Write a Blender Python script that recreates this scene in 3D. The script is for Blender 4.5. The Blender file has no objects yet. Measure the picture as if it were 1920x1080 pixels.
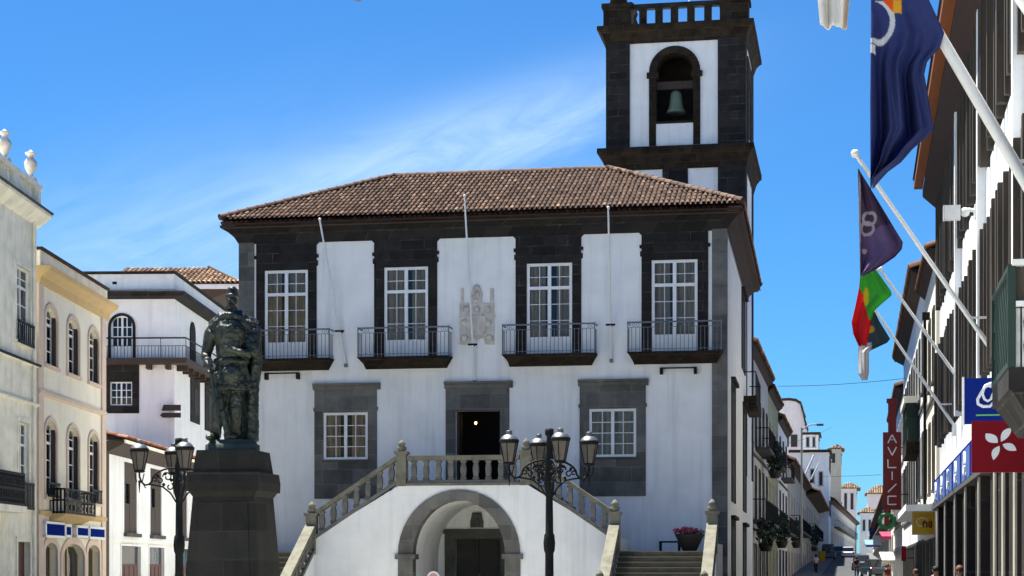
import bpy, bmesh, math, random
from mathutils import Vector, Matrix
R = math.radians
random.seed(11)
scene = bpy.context.scene
COL = scene.collection

# ---------------------------------------------------------------- camera
F, PCX, HY, CZ = 3500.0, 960.0, 1068.0, 1.65
cam_d = bpy.data.cameras.new('camera'); cam = bpy.data.objects.new('camera', cam_d); COL.objects.link(cam)
cam.location = (0, 0, CZ); cam.rotation_euler = (R(90), 0, 0)
cam_d.sensor_width = 36; cam_d.lens = F/1920*36
cam_d.shift_y = (HY-540)/1920
cam_d.clip_start = .1; cam_d.clip_end = 4000
scene.camera = cam

# ---------------------------------------------------------------- light
SUN_EL, SUN_AZ = R(70), R(-50)          # azimuth from +Y towards +X
sun_d = bpy.data.lights.new('sun', 'SUN'); sun = bpy.data.objects.new('sun', sun_d); COL.objects.link(sun)
sun_d.energy = 5.0; sun_d.angle = R(.5); sun_d.color = (1, .97, .89)
sv = Vector((math.sin(SUN_AZ)*math.cos(SUN_EL), math.cos(SUN_AZ)*math.cos(SUN_EL), math.sin(SUN_EL)))
sun.rotation_euler = sv.to_track_quat('Z', 'Y').to_euler()
sun.location = (0, 30, 60)

wd = bpy.data.worlds.new('World'); scene.world = wd; wd.use_nodes = True
nt = wd.node_tree; N = nt.nodes; L = nt.links
N.clear()
def wn(t, **k):
    n = N.new(t)
    for a, b in k.items(): setattr(n, a, b)
    return n
def wm(op, a, b=None, c=None, clamp=False):
    n = N.new('ShaderNodeMath'); n.operation = op; n.use_clamp = clamp
    for i, v in enumerate((a, b, c)):
        if v is None: continue
        if isinstance(v, (int, float)): n.inputs[i].default_value = v
        else: L.new(v, n.inputs[i])
    return n.outputs[0]
sky = wn('ShaderNodeTexSky'); sky.sky_type = 'NISHITA'; sky.sun_disc = False
sky.sun_elevation = SUN_EL; sky.sun_rotation = SUN_AZ
sky.air_density = 1.0; sky.dust_density = 0.1; sky.ozone_density = 2.5; sky.altitude = 0
gam = wn('ShaderNodeGamma'); gam.inputs['Gamma'].default_value = 1.0
tc = wn('ShaderNodeTexCoord')
sep = wn('ShaderNodeSeparateXYZ'); L.new(tc.outputs['Generated'], sep.inputs[0])
yy = wm('MAXIMUM', sep.outputs[1], .05)
gx = wm('DIVIDE', sep.outputs[0], yy); gz = wm('DIVIDE', sep.outputs[2], yy)
# thin cirrus, laid out by compass direction and height above the horizon
ang = R(19)
ta = wm('ADD', wm('MULTIPLY', wm('ADD', gx, .03), math.cos(ang)), wm('MULTIPLY', wm('ADD', gz, -.232), math.sin(ang)))
da = wm('SUBTRACT', wm('MULTIPLY', wm('ADD', gz, -.232), math.cos(ang)), wm('MULTIPLY', wm('ADD', gx, .03), math.sin(ang)))
cv = wn('ShaderNodeCombineXYZ'); L.new(wm('MULTIPLY', ta, 9), cv.inputs[0]); L.new(wm('MULTIPLY', da, 34), cv.inputs[1])
nz = wn('ShaderNodeTexNoise'); nz.inputs['Scale'].default_value = 1.3; nz.inputs['Detail'].default_value = 9; nz.inputs['Roughness'].default_value = .64
nz.inputs['Distortion'].default_value = 1.1
L.new(cv.outputs[0], nz.inputs['Vector'])
n0 = wm('SUBTRACT', nz.outputs['Fac'], .5)
def band(centre_d, centre_t, wd_, wt_, amp):
    d = wm('DIVIDE', wm('ADD', wm('SUBTRACT', da, centre_d), wm('MULTIPLY', n0, .02)), wd_)
    t = wm('DIVIDE', wm('ADD', wm('SUBTRACT', ta, centre_t), wm('MULTIPLY', n0, .03)), wt_)
    e = wm('EXPONENT', wm('MULTIPLY', wm('ADD', wm('MULTIPLY', d, d), wm('MULTIPLY', t, t)), -1))
    return wm('MULTIPLY', e, amp)
b1 = band(.003, .0, .018, .11, .30)
b2 = band(-.012, .07, .015, .06, .20)
b3 = band(-.026, -.07, .032, .15, .25)
b4 = band(.0, -.20, .05, .16, .24)
cl = wm('ADD', wm('ADD', b1, b2), wm('ADD', b3, b4))
cl = wm('MULTIPLY', cl, wm('ADD', wm('MULTIPLY', n0, 2.3), .95), clamp=True)
cl = wm('MULTIPLY', cl, wm('GREATER_THAN', sep.outputs[1], .3), clamp=True)
L.new(sky.outputs[0], gam.inputs['Color'])
tint = wn('ShaderNodeMix', data_type='RGBA', blend_type='MULTIPLY'); tint.inputs[0].default_value = 1
L.new(gam.outputs[0], tint.inputs[6]); tint.inputs[7].default_value = (.295, .71, 1.12, 1)
cm = wn('ShaderNodeMix', data_type='RGBA'); L.new(cl, cm.inputs[0]); L.new(tint.outputs[2], cm.inputs[6])
cm.inputs[7].default_value = (5.6, 7.4, 9.6, 1)
bg = wn('ShaderNodeBackground'); bg.inputs['Strength'].default_value = .0505
L.new(cm.outputs[2], bg.inputs['Color'])
wo = wn('ShaderNodeOutputWorld'); L.new(bg.outputs[0], wo.inputs[0])

scene.view_settings.view_transform = 'Standard'; scene.view_settings.look = 'None'
scene.view_settings.exposure = 1.46; scene.view_settings.gamma = 1
scene.cycles.max_bounces = 6; scene.cycles.diffuse_bounces = 3; scene.cycles.transparent_max_bounces = 12
scene.cycles.glossy_bounces = 2; scene.cycles.transmission_bounces = 3
scene.cycles.caustics_reflective = False; scene.cycles.caustics_refractive = False
scene.cycles.use_denoising = True
scene.cycles.sample_clamp_indirect = 6

# ---------------------------------------------------------------- helpers
def tag(o, label=None, cat=None, group=None, kind=None):
    if label: o['label'] = label
    if cat: o['category'] = cat
    if group: o['group'] = group
    if kind: o['kind'] = kind
    return o
def thing(name, label, cat, loc=(0, 0, 0), rz=0, group=None):
    o = bpy.data.objects.new(name, None); COL.objects.link(o); o.empty_display_size = .3
    o.location = loc; o.rotation_euler = (0, 0, rz)
    return tag(o, label, cat, group)
def copy_tree(o, parent=None):
    c = o.copy(); COL.objects.link(c)
    if parent is not None: c.parent = parent
    for ch in list(o.children): copy_tree(ch, c)
    return c
def lerp(a, b, t): return a+(b-a)*t
def interp(pts, x):
    if x <= pts[0][0]: return pts[0][1]
    for (a, b), (c, d) in zip(pts, pts[1:]):
        if x <= c: return lerp(b, d, (x-a)/(c-a) if c > a else 0)
    return pts[-1][1]

class MB:
    def __init__(s): s.v = []; s.f = []; s.t = []; s.smooth = set(); s.tint = None
    def add(s, vs, fs, smooth=False):
        b = len(s.v); s.v.extend(vs); s.t.extend([s.tint]*len(vs))
        for f in fs:
            if smooth: s.smooth.add(len(s.f))
            s.f.append(tuple(i+b for i in f))
        return s
    def quad(s, a, b, c, d): return s.add([a, b, c, d], [(0, 1, 2, 3)])
    def box(s, x0, x1, y0, y1, z0, z1):
        if x0 > x1: x0, x1 = x1, x0
        if y0 > y1: y0, y1 = y1, y0
        if z0 > z1: z0, z1 = z1, z0
        return s.add([(x0,y0,z0),(x1,y0,z0),(x1,y1,z0),(x0,y1,z0),(x0,y0,z1),(x1,y0,z1),(x1,y1,z1),(x0,y1,z1)],
              [(0,3,2,1),(4,5,6,7),(0,1,5,4),(1,2,6,5),(2,3,7,6),(3,0,4,7)])
    def hexa(s, p):   # eight points: bottom ring then top ring
        return s.add(p, [(0,3,2,1),(4,5,6,7),(0,1,5,4),(1,2,6,5),(2,3,7,6),(3,0,4,7)])
    def prism(s, poly, y0, y1):      # poly of (x, z), counter-clockwise seen from -y
        n = len(poly)
        vs = [(x, y0, z) for x, z in poly]+[(x, y1, z) for x, z in poly]
        fs = [tuple(range(n)), tuple(reversed(range(n, 2*n)))]
        fs += [(i, i+n, (i+1) % n+n, (i+1) % n) for i in range(n)]
        return s.add(vs, fs)
    def profx(s, poly, x0, x1):      # profile of (y, z) swept along x
        n = len(poly)
        vs = [(x0, y, z) for y, z in poly]+[(x1, y, z) for y, z in poly]
        fs = [tuple(range(n)), tuple(reversed(range(n, 2*n)))]
        fs += [(i, i+n, (i+1) % n+n, (i+1) % n) for i in range(n)]
        return s.add(vs, fs)
    def tube(s, pts, r, n=6, caps=True, smooth=True):
        pts = [Vector(p) for p in pts]; m = len(pts)
        rs = r if isinstance(r, (list, tuple)) else [r]*m
        vs = []; up = None
        for i, p in enumerate(pts):
            d = (pts[min(i+1, m-1)]-pts[max(i-1, 0)]).normalized()
            if up is None:
                up = Vector((0, 0, 1)) if abs(d.z) < .9 else Vector((1, 0, 0))
            a = (up - d*up.dot(d)).normalized(); up = a; b = d.cross(a)
            for k in range(n):
                t = 2*math.pi*(k+.5)/n
                vs.append(tuple(p+a*math.cos(t)*rs[i]+b*math.sin(t)*rs[i]))
        fs = [(i*n+k, i*n+(k+1) % n, (i+1)*n+(k+1) % n, (i+1)*n+k) for i in range(m-1) for k in range(n)]
        s.add(vs, fs, smooth)
        if caps:
            s.add(vs[:n], [tuple(reversed(range(n)))]); s.add(vs[-n:], [tuple(range(n))])
        return s
    def lathe(s, prof, c=(0, 0, 0), n=12, smooth=True, sx=1, sy=1, ph=0):   # prof of (r, z)
        vs = [(c[0]+sx*r*math.cos(2*math.pi*(k+ph)/n), c[1]+sy*r*math.sin(2*math.pi*(k+ph)/n), c[2]+z) for r, z in prof for k in range(n)]
        m = len(prof)
        fs = [(i*n+k, i*n+(k+1) % n, (i+1)*n+(k+1) % n, (i+1)*n+k) for i in range(m-1) for k in range(n)]
        s.add(vs, fs, smooth)
        s.add(vs[:n], [tuple(reversed(range(n)))]); s.add(vs[-n:], [tuple(range(n))])
        return s
    def ball(s, c, r, nu=10, nv=7):
        rx, ry, rz = r if isinstance(r, (list, tuple)) else (r, r, r)
        prof = [(math.sin(math.pi*i/nv), -math.cos(math.pi*i/nv)) for i in range(nv+1)]
        vs = [(c[0]+rx*a*math.cos(2*math.pi*k/nu), c[1]+ry*a*math.sin(2*math.pi*k/nu), c[2]+rz*b) for a, b in prof for k in range(nu)]
        fs = [(i*nu+k, i*nu+(k+1) % nu, (i+1)*nu+(k+1) % nu, (i+1)*nu+k) for i in range(nv) for k in range(nu)]
        return s.add(vs, fs, True)
    def wall(s, x0, x1, z0, z1, holes, y=0, depth=.25, back=False):
        """wall sheet with openings (a, b, c, d, rise): reveals run to y+depth"""
        xs = sorted({x0, x1, *[h[0] for h in holes], *[h[1] for h in holes]})
        zs = sorted({z0, z1, *[h[2] for h in holes], *[h[3] for h in holes]})
        xs = [x for x in xs if x0-1e-6 <= x <= x1+1e-6]; zs = [z for z in zs if z0-1e-6 <= z <= z1+1e-6]
        for xa, xb in zip(xs, xs[1:]):
            for za, zb in zip(zs, zs[1:]):
                mx, mz = (xa+xb)/2, (za+zb)/2
                if any(h[0] < mx < h[1] and h[2] < mz < h[3] for h in holes): continue
                s.quad((xa, y, za), (xb, y, za), (xb, y, zb), (xa, y, zb))
        for h in holes:
            a, b, c, d = h[:4]; rise = h[4] if len(h) > 4 else 0
            yb = y+depth
            s.quad((a, y, c), (a, yb, c), (b, yb, c), (b, y, c))
            zt = d-rise
            s.quad((a, y, c), (a, y, zt), (a, yb, zt), (a, yb, c))
            s.quad((b, y, c), (b, yb, c), (b, yb, zt), (b, y, zt))
            if rise <= 0:
                s.quad((a, y, d), (b, y, d), (b, yb, d), (a, yb, d))
            else:
                n = 14; m = (a+b)/2; hw = (b-a)/2
                pts = [(m-hw*math.cos(math.pi*i/n), zt+rise*math.sin(math.pi*i/n)) for i in range(n+1)]
                for (xa, za), (xb, zb) in zip(pts, pts[1:]):
                    s.quad((xa, y, za), (xb, y, zb), (xb, yb, zb), (xa, yb, za))
                    s.quad((xa, y, za), (xb, y, zb), (xb, y, d), (xa, y, d))
        return s
    def shell(s, x0, x1, y0, y1, z0, z1, top=True):
        s.quad((x0, y1, z0), (x0, y0, z0), (x0, y0, z1), (x0, y1, z1))
        s.quad((x1, y0, z0), (x1, y1, z0), (x1, y1, z1), (x1, y0, z1))
        s.quad((x1, y1, z0), (x0, y1, z0), (x0, y1, z1), (x1, y1, z1))
        if top: s.quad((x0, y0, z1), (x1, y0, z1), (x1, y1, z1), (x0, y1, z1))
        return s
    def ring(s, cx, cz, r0, r1, y0, y1, a0=0, a1=math.pi, n=20):
        for i in range(n):
            t, u = lerp(a0, a1, i/n), lerp(a0, a1, (i+1)/n)
            P = [(cx+r*math.cos(q), cz+r*math.sin(q)) for q in (t, u) for r in (r0, r1)]
            s.prism([P[0], P[1], P[3], P[2]], y0, y1)
        return s
    def build(s, name, m, parent=None, label=None):
        me = bpy.data.meshes.new(name); me.from_pydata([tuple(v) for v in s.v], [], s.f); me.update()
        if isinstance(m, (list, tuple)):
            for q in m: me.materials.append(q)
        else: me.materials.append(m)
        if s.smooth:
            for i in s.smooth: me.polygons[i].use_smooth = True
        if any(t is not None for t in s.t):
            ca = me.color_attributes.new('tint', 'FLOAT_COLOR', 'POINT')
            for i, t in enumerate(s.t): ca.data[i].color = (*(t or (1, 1, 1)), 1)
        o = bpy.data.objects.new(name, me); COL.objects.link(o)
        if parent is not None: o.parent = parent
        if label: o['label'] = label
        return o

# ---------------------------------------------------------------- materials
def mat(name, col, rough=.75, col2=None, nscale=3.0, namt=.35, streak=0.0, bump=0.0, bscale=40.0, metallic=0.0, spec=.35,
        brick=None, attr=False, detail=5.0, stretch=(1, 1, 1), emit=None, fine=0.0):
    m = bpy.data.materials.new(name); m.use_nodes = True
    t = m.node_tree; n = t.nodes; l = t.links
    b = n['Principled BSDF']
    b.inputs['Roughness'].default_value = rough; b.inputs['Metallic'].default_value = metallic
    b.inputs['Specular IOR Level'].default_value = spec
    if emit:
        b.inputs['Emission Color'].default_value = (*emit[0], 1); b.inputs['Emission Strength'].default_value = emit[1]
    co = n.new('ShaderNodeTexCoord'); mp = n.new('ShaderNodeMapping'); l.new(co.outputs['Object'], mp.inputs[0])
    mp.inputs['Scale'].default_value = stretch
    def mix(a, bb, fac, kind='MIX'):
        x = n.new('ShaderNodeMix'); x.data_type = 'RGBA'; x.blend_type = kind
        for i, v in ((0, fac), (6, a), (7, bb)):
            if isinstance(v, (int, float)): x.inputs[i].default_value = v
            elif isinstance(v, tuple): x.inputs[i].default_value = (*v, 1)
            else: l.new(v, x.inputs[i])
        return x.outputs[2]
    def noise(scale, det, vec):
        x = n.new('ShaderNodeTexNoise'); x.inputs['Scale'].default_value = scale; x.inputs['Detail'].default_value = det
        x.inputs['Roughness'].default_value = .6; l.new(vec, x.inputs['Vector']); return x.outputs['Fac']
    def ramp(v, a, bb):
        x = n.new('ShaderNodeMapRange'); x.inputs[1].default_value = a; x.inputs[2].default_value = bb; l.new(v, x.inputs[0]); return x.outputs[0]
    if attr:
        at = n.new('ShaderNodeAttribute'); at.attribute_name = 'tint'; base = at.outputs['Color']
    else:
        rgb = n.new('ShaderNodeRGB'); rgb.outputs[0].default_value = (*col, 1); base = rgb.outputs[0]
    if col2 is None: col2 = tuple(c*.62 for c in col)
    if attr: base = mix(base, (.55, .55, .55), mul(n, l, ramp(noise(nscale, detail, mp.outputs[0]), .45, .7), namt), 'MULTIPLY')
    else: base = mix(base, col2, mul(n, l, ramp(noise(nscale, detail, mp.outputs[0]), .42, .72), namt))
    if streak:
        ms = n.new('ShaderNodeMapping'); l.new(co.outputs['Object'], ms.inputs[0]); ms.inputs['Scale'].default_value = (2.2, 2.2, .16)
        base = mix(base, tuple(c*.45 for c in col), mul(n, l, ramp(noise(1.4, 6, ms.outputs[0]), .5, .78), streak))
    if fine:
        base = mix(base, tuple(c*.5 for c in col), mul(n, l, ramp(noise(26, 3, mp.outputs[0]), .45, .75), fine))
    hgt = None
    if brick:
        w, h, mort, msz, amt = brick
        sp = n.new('ShaderNodeSeparateXYZ'); l.new(co.outputs['Object'], sp.inputs[0])
        ad = n.new('ShaderNodeMath'); l.new(sp.outputs[0], ad.inputs[0]); l.new(sp.outputs[1], ad.inputs[1])
        cb = n.new('ShaderNodeCombineXYZ'); l.new(ad.outputs[0], cb.inputs[0]); l.new(sp.outputs[2], cb.inputs[1])
        bt = n.new('ShaderNodeTexBrick'); l.new(cb.outputs[0], bt.inputs['Vector'])
        bt.inputs['Scale'].default_value = 1; bt.inputs['Brick Width'].default_value = w; bt.inputs['Row Height'].default_value = h
        bt.inputs['Mortar Size'].default_value = msz; bt.inputs['Mortar Smooth'].default_value = .2
        bt.inputs['Color1'].default_value = (1, 1, 1, 1); bt.inputs['Color2'].default_value = (.42, .42, .42, 1); bt.inputs['Mortar'].default_value = (1, 1, 1, 1)
        base = mix(base, bt.outputs['Color'], .8, 'MULTIPLY')
        patch = ramp(noise(1.7, 5, co.outputs['Object']), .48, .66)
        fm = n.new('ShaderNodeMath'); fm.operation = 'MULTIPLY'; l.new(bt.outputs['Fac'], fm.inputs[0]); l.new(patch, fm.inputs[1])
        base = mix(base, mort, mul(n, l, fm.outputs[0], amt))
    l.new(base, b.inputs['Base Color'])
    if bump:
        bp = n.new('ShaderNodeBump'); bp.inputs['Strength'].default_value = bump; bp.inputs['Distance'].default_value = .03
        l.new(noise(bscale, 4, mp.outputs[0]), bp.inputs['Height']); l.new(bp.outputs[0], b.inputs['Normal'])
    return m
def mul(n, l, v, k):
    x = n.new('ShaderNodeMath'); x.operation = 'MULTIPLY'; l.new(v, x.inputs[0]); x.inputs[1].default_value = k; x.use_clamp = True
    return x.outputs[0]
def glass_mat(name, tint=(.03, .035, .04), body=.25):
    m = bpy.data.materials.new(name); m.use_nodes = True; t = m.node_tree; n = t.nodes; l = t.links; n.clear()
    o = n.new('ShaderNodeOutputMaterial'); tr = n.new('ShaderNodeBsdfTransparent'); tr.inputs[0].default_value = (.86, .88, .88, 1)
    gl = n.new('ShaderNodeBsdfGlossy'); gl.inputs['Roughness'].default_value = .04
    df = n.new('ShaderNodeBsdfDiffuse'); df.inputs[0].default_value = (*tint, 1)
    co = n.new('ShaderNodeTexCoord'); nz = n.new('ShaderNodeTexNoise'); nz.inputs['Scale'].default_value = 1.1; l.new(co.outputs['Object'], nz.inputs['Vector'])
    bp = n.new('ShaderNodeBump'); bp.inputs['Strength'].default_value = .12; bp.inputs['Distance'].default_value = .05; l.new(nz.outputs[0], bp.inputs['Height'])
    l.new(bp.outputs[0], gl.inputs['Normal'])
    m1 = n.new('ShaderNodeMixShader'); m1.inputs[0].default_value = body; l.new(tr.outputs[0], m1.inputs[1]); l.new(df.outputs[0], m1.inputs[2])
    fr = n.new('ShaderNodeFresnel'); fr.inputs['IOR'].default_value = 1.5
    m2 = n.new('ShaderNodeMixShader'); l.new(fr.outputs[0], m2.inputs[0]); l.new(m1.outputs[0], m2.inputs[1]); l.new(gl.outputs[0], m2.inputs[2])
    l.new(m2.outputs[0], o.inputs[0]); return m

M = {}
M['plaster'] = mat('white_plaster', (.86, .86, .85), .9, (.68, .68, .66), .9, .5, streak=.34, bump=.15, bscale=30)
M['plaster_warm'] = mat('cream_plaster', (.88, .82, .66), .9, (.70, .65, .52), .9, .45, streak=.22, bump=.15)
M['plaster_old'] = mat('weathered_plaster', (.93, .88, .72), .92, (.46, .44, .34), 1.7, .5, streak=.30, bump=.2)
M['plaster_dirty'] = mat('street_plaster', (.50, .49, .47), .92, (.30, .29, .28), 1.1, .6, streak=.4, bump=.2)
M['plaster_green'] = mat('green_plaster', (.36, .37, .24), .92, (.26, .27, .18), 1.2, .5, streak=.35, bump=.2)
M['plaster_tan'] = mat('tan_plaster', (.50, .46, .38), .92, (.36, .33, .28), 1.2, .5, streak=.35, bump=.2)
M['plaster_pink'] = mat('pale_pink_plaster', (.70, .62, .62), .92, (.56, .50, .50), 1.2, .5, streak=.3)
M['peach'] = mat('peach_trim', (.70, .55, .43), .85, (.56, .45, .36), 2, .5)
M['ochre'] = mat('ochre_trim', (.60, .42, .19), .85, (.44, .33, .19), 2.5, .6)
M['basalt'] = mat('black_basalt', (.031, .028, .027), .9, (.012, .012, .013), 2.2, .7, bump=.4, bscale=18, brick=(.85, .34, (.13, .12, .112), .014, .55), spec=.2)
M['basalt_mossy'] = mat('mossy_basalt', (.040, .029, .019), .95, (.012, .011, .011), 3.4, .9, bump=.5, bscale=18, brick=(.8, .36, (.10, .085, .065), .013, .5), spec=.15)
M['stone'] = mat('grey_trachyte', (.185, .18, .165), .9, (.09, .09, .085), 1.6, .75, bump=.35, bscale=22, brick=(1.1, .52, (.15, .15, .145), .01, .4), streak=.35, spec=.2)
M['stone_dark'] = mat('dark_trachyte', (.10, .098, .09), .9, (.05, .048, .044), 1.8, .75, bump=.35, bscale=22, streak=.2, spec=.2)
M['rail_stone'] = mat('balustrade_stone', (.21, .20, .155), .92, (.095, .095, .072), 3.2, .8, bump=.35, bscale=30, spec=.2)
M['rail_dark'] = mat('baluster_stone', (.17, .165, .15), .92, (.085, .085, .075), 3.2, .8, bump=.35, bscale=30, spec=.2)
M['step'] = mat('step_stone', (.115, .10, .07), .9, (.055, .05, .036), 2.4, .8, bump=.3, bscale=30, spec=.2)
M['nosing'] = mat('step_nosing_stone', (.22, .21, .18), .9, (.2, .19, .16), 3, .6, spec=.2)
M['tile'] = mat('roof_tile', (.3, .18, .13), .88, nscale=9, namt=.55, attr=True, bump=.25, bscale=30, spec=.2)
M['tile_bed'] = mat('roof_bed', (.045, .028, .021), .95)
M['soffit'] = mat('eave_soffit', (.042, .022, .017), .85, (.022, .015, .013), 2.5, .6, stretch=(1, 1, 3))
M['wood_dark'] = mat('dark_wood', (.055, .038, .03), .75, (.03, .02, .016), 4, .6, stretch=(3, 3, .4))
M['door_red'] = mat('red_brown_door', (.10, .035, .028), .6, (.06, .02, .018), 4, .5, stretch=(3, 3, .4))
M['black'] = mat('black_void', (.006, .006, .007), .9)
M['iron'] = mat('black_iron', (.009, .010, .011), .6, (.02, .02, .02), 14, .4, spec=.12)
M['iron_grey'] = mat('grey_iron', (.14, .15, .17), .5, (.08, .085, .1), 14, .4, spec=.5)
M['frame'] = mat('white_frame', (.80, .80, .79), .5, (.66, .66, .64), 5, .4)
M['glass'] = glass_mat('window_glass', (.03, .035, .04), .12)
M['glass_dark'] = glass_mat('dark_window_glass', (.015, .017, .02), .72)
M['curtain_or_dark'] = mat('beige_curtain', (.46, .35, .22), .9, (.17, .13, .085), 1.4, .85, stretch=(7, 7, .25))
M['dim'] = mat('dark_room_tone', (.035, .033, .03), .9, (.07, .06, .05), 2, .5)  # dark colour stands in for unlit rooms; also colours the arch door
M['bronze'] = mat('bronze_patina_highlights', (.008, .011, .009), .40, (.085, .11, .07), 3.2, .5, metallic=.3, bump=.8, bscale=16, detail=8, spec=.5, fine=.4)  # patina; its pale patches also stand in for highlights on the bronze
M['bronze_base'] = mat('bronze_base', (.022, .035, .03), .6, (.05, .075, .06), 3, .6, metallic=.2, bump=.3)
M['plinth'] = mat('dark_plinth_stone', (.036, .034, .029), .85, (.019, .019, .018), 1.6, .8, streak=.5, bump=.3, bscale=14, spec=.15, fine=.3, brick=(1.6, .62, (.05, .048, .042), .012, .6))
M['bell'] = mat('bell_bronze', (.16, .20, .13), .55, (.10, .13, .09), 3, .6, metallic=.3)
M['white_metal'] = mat('white_paint', (.72, .72, .70), .4, (.55, .55, .53), 8, .35, spec=.5)
M['sign_blue'] = mat('blue_sign', (.008, .022, .19), .9, (.006, .016, .14), 1.5, .4, spec=.0)
M['sign_red'] = mat('red_sign', (.17, .005, .012), .6, (.11, .004, .008), 1.5, .4, spec=.1)
M['sign_oxblood'] = mat('oxblood_sign', (.15, .010, .011), .6, (.10, .01, .01), 3, .5)
M['sign_yellow'] = mat('yellow_sign', (.62, .36, .012), .4, (.48, .28, .012), 2, .4, spec=.15)
M['panel_blue'] = mat('pale_blue_panel', (.09, .15, .38), .8, spec=.05)
M['logo_white'] = mat('logo_white', (.66, .68, .72), .5, (.55, .58, .62), 6, .3)
M['logo_green'] = mat('logo_green', (.12, .36, .10), .5)
M['cloth'] = mat('flag_cloth', (.5, .5, .5), .85, nscale=7, namt=.22, attr=True, spec=.15, bump=.12, bscale=120)
def add_translucency(m, k):
    t = m.node_tree; n = t.nodes; l = t.links; b = n['Principled BSDF']; o = n['Material Output']
    tr = n.new('ShaderNodeBsdfTranslucent'); mx = n.new('ShaderNodeMixShader'); mx.inputs[0].default_value = k
    l.new(b.inputs['Base Color'].links[0].from_socket, tr.inputs[0]); l.new(b.outputs[0], mx.inputs[1]); l.new(tr.outputs[0], mx.inputs[2]); l.new(mx.outputs[0], o.inputs[0])
add_translucency(M['cloth'], .4)
M['leaf'] = mat('plant_leaf', (.04, .08, .03), .7, nscale=9, namt=.4, attr=True, spec=.3)
M['pave'] = mat('pale_cobble', (.50, .485, .42), .9, (.40, .385, .34), .6, .5, bump=.4, bscale=25, fine=.4)
M['paving'] = mat('grey_street_paving', (.13, .128, .122), .9, (.08, .08, .078), .7, .6, bump=.3, bscale=30, fine=.3)
M['asphalt'] = mat('asphalt', (.055, .056, .060), .9, (.038, .039, .042), .5, .6, bump=.3, bscale=60, fine=.3)
M['skin'] = mat('skin', (.42, .22, .15), .6, (.34, .16, .11), 14, .4)
M['neon_green'] = mat('green_cross_light', (.008, .085, .028), .6, emit=((.02, .4, .1), .02))
M['bulb'] = mat('lit_bulb', (1, .7, .3), .5, emit=((1, .62, .22), 3))
M['green_wood'] = mat('green_lattice', (.013, .033, .025), .6, (.012, .03, .024), 5, .6)
M['fin'] = mat('brown_stone_fin', (.075, .062, .050), .85, (.028, .024, .021), 2.2, .8, stretch=(3, 3, .25), bump=.3, bscale=20, spec=.25)
M['pier'] = mat('dark_stone_pier', (.034, .028, .024), .85, (.016, .013, .012), 1.6, .7, stretch=(1, 1, .6), bump=.3, brick=(3, 1.6, (.12, .11, .1), .02, .5), spec=.12)
M['pier_lit_edge'] = mat('painted_lit_edge', (.33, .30, .25), .8, (.22, .20, .17), 2, .6, bump=.2)  # pale colour stands in for light on the pier edges
M['fascia'] = mat('orange_fascia', (.24, .075, .022), .7, (.15, .05, .02), 2, .5)
M['lampglass'] = mat('lantern_glass', (.12, .10, .085), .3, (.07, .062, .055), 6, .6, spec=.4)
M['lampcap'] = mat('lantern_cap', (.20, .21, .22), .42, (.10, .11, .12), 10, .3, metallic=.75, spec=.6)
M['terracotta'] = mat('dark_clay_pot', (.035, .030, .026), .8, (.02, .018, .016), 6, .5, bump=.3)
M['crest'] = mat('worn_stone_relief', (.62, .57, .51), .92, (.36, .33, .29), 5, .8, bump=.6, bscale=16)
M['car_paint'] = mat('dark_blue_paint', (.012, .035, .055), .25, spec=.6)
M['car_white'] = mat('white_car_paint', (.62, .64, .66), .25, spec=.6)
M['car_grey'] = mat('grey_car_paint', (.10, .105, .12), .25, spec=.6)
M['tyre'] = mat('tyre', (.015, .015, .016), .85)
M['tail'] = mat('tail_lamp', (.5, .02, .04), .3)
M['awning_blue'] = mat('blue_awning', (.16, .28, .50), .8)
M['awning_pink'] = mat('pink_awning', (.42, .03, .09), .8)
M['bird'] = mat('grey_feathers', (.20, .20, .22), .8, (.08, .08, .10), 12, .6)

# ---------------------------------------------------------------- walls seen in the photograph
class Wall:
    """a vertical facade: local x runs along it, -y is outward, z up. kind: 'face' looks to the camera, 'left' stands on the left and faces +X, 'right' the reverse"""
    def __init__(s, px, Y, vpx, kind):
        a = math.atan2(vpx-PCX, F)
        sd = Vector((math.sin(a), math.cos(a))); cr = Vector((math.cos(a), -math.sin(a)))
        s.O = Vector(((px-PCX)/F*Y, Y))
        if kind == 'face': s.d, s.n, s.rz = cr, sd, -a
        elif kind == 'left': s.d, s.n, s.rz = sd, -cr, math.pi/2-a
        else: s.d, s.n, s.rz = -sd, cr, -math.pi/2-a
        s.loc = (s.O.x, s.O.y, 0)
    def uz(s, px, py, yo=0):
        k = (px-PCX)/F; b = s.O+s.n*yo
        u = (k*b.y-b.x)/(s.d.x-k*s.d.y); Y = b.y+u*s.d.y
        return u, CZ+(HY-py)/F*Y
    def u(s, px, yo=0): return s.uz(px, 0, yo)[0]
    def z(s, px, py, yo=0): return s.uz(px, py, yo)[1]
    def vz(s, px, py, u):
        k = (px-PCX)/F; b = s.O+s.d*u
        v = (k*b.y-b.x)/(s.n.x-k*s.n.y); Y = b.y+v*s.n.y
        return v, CZ+(HY-py)/F*Y
    def w(s, u, v, z): p = s.O+s.d*u+s.n*v; return (p.x, p.y, z)
def at(px, py, Y): return ((px-PCX)/F*Y, Y, CZ+(HY-py)/F*Y)

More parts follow.
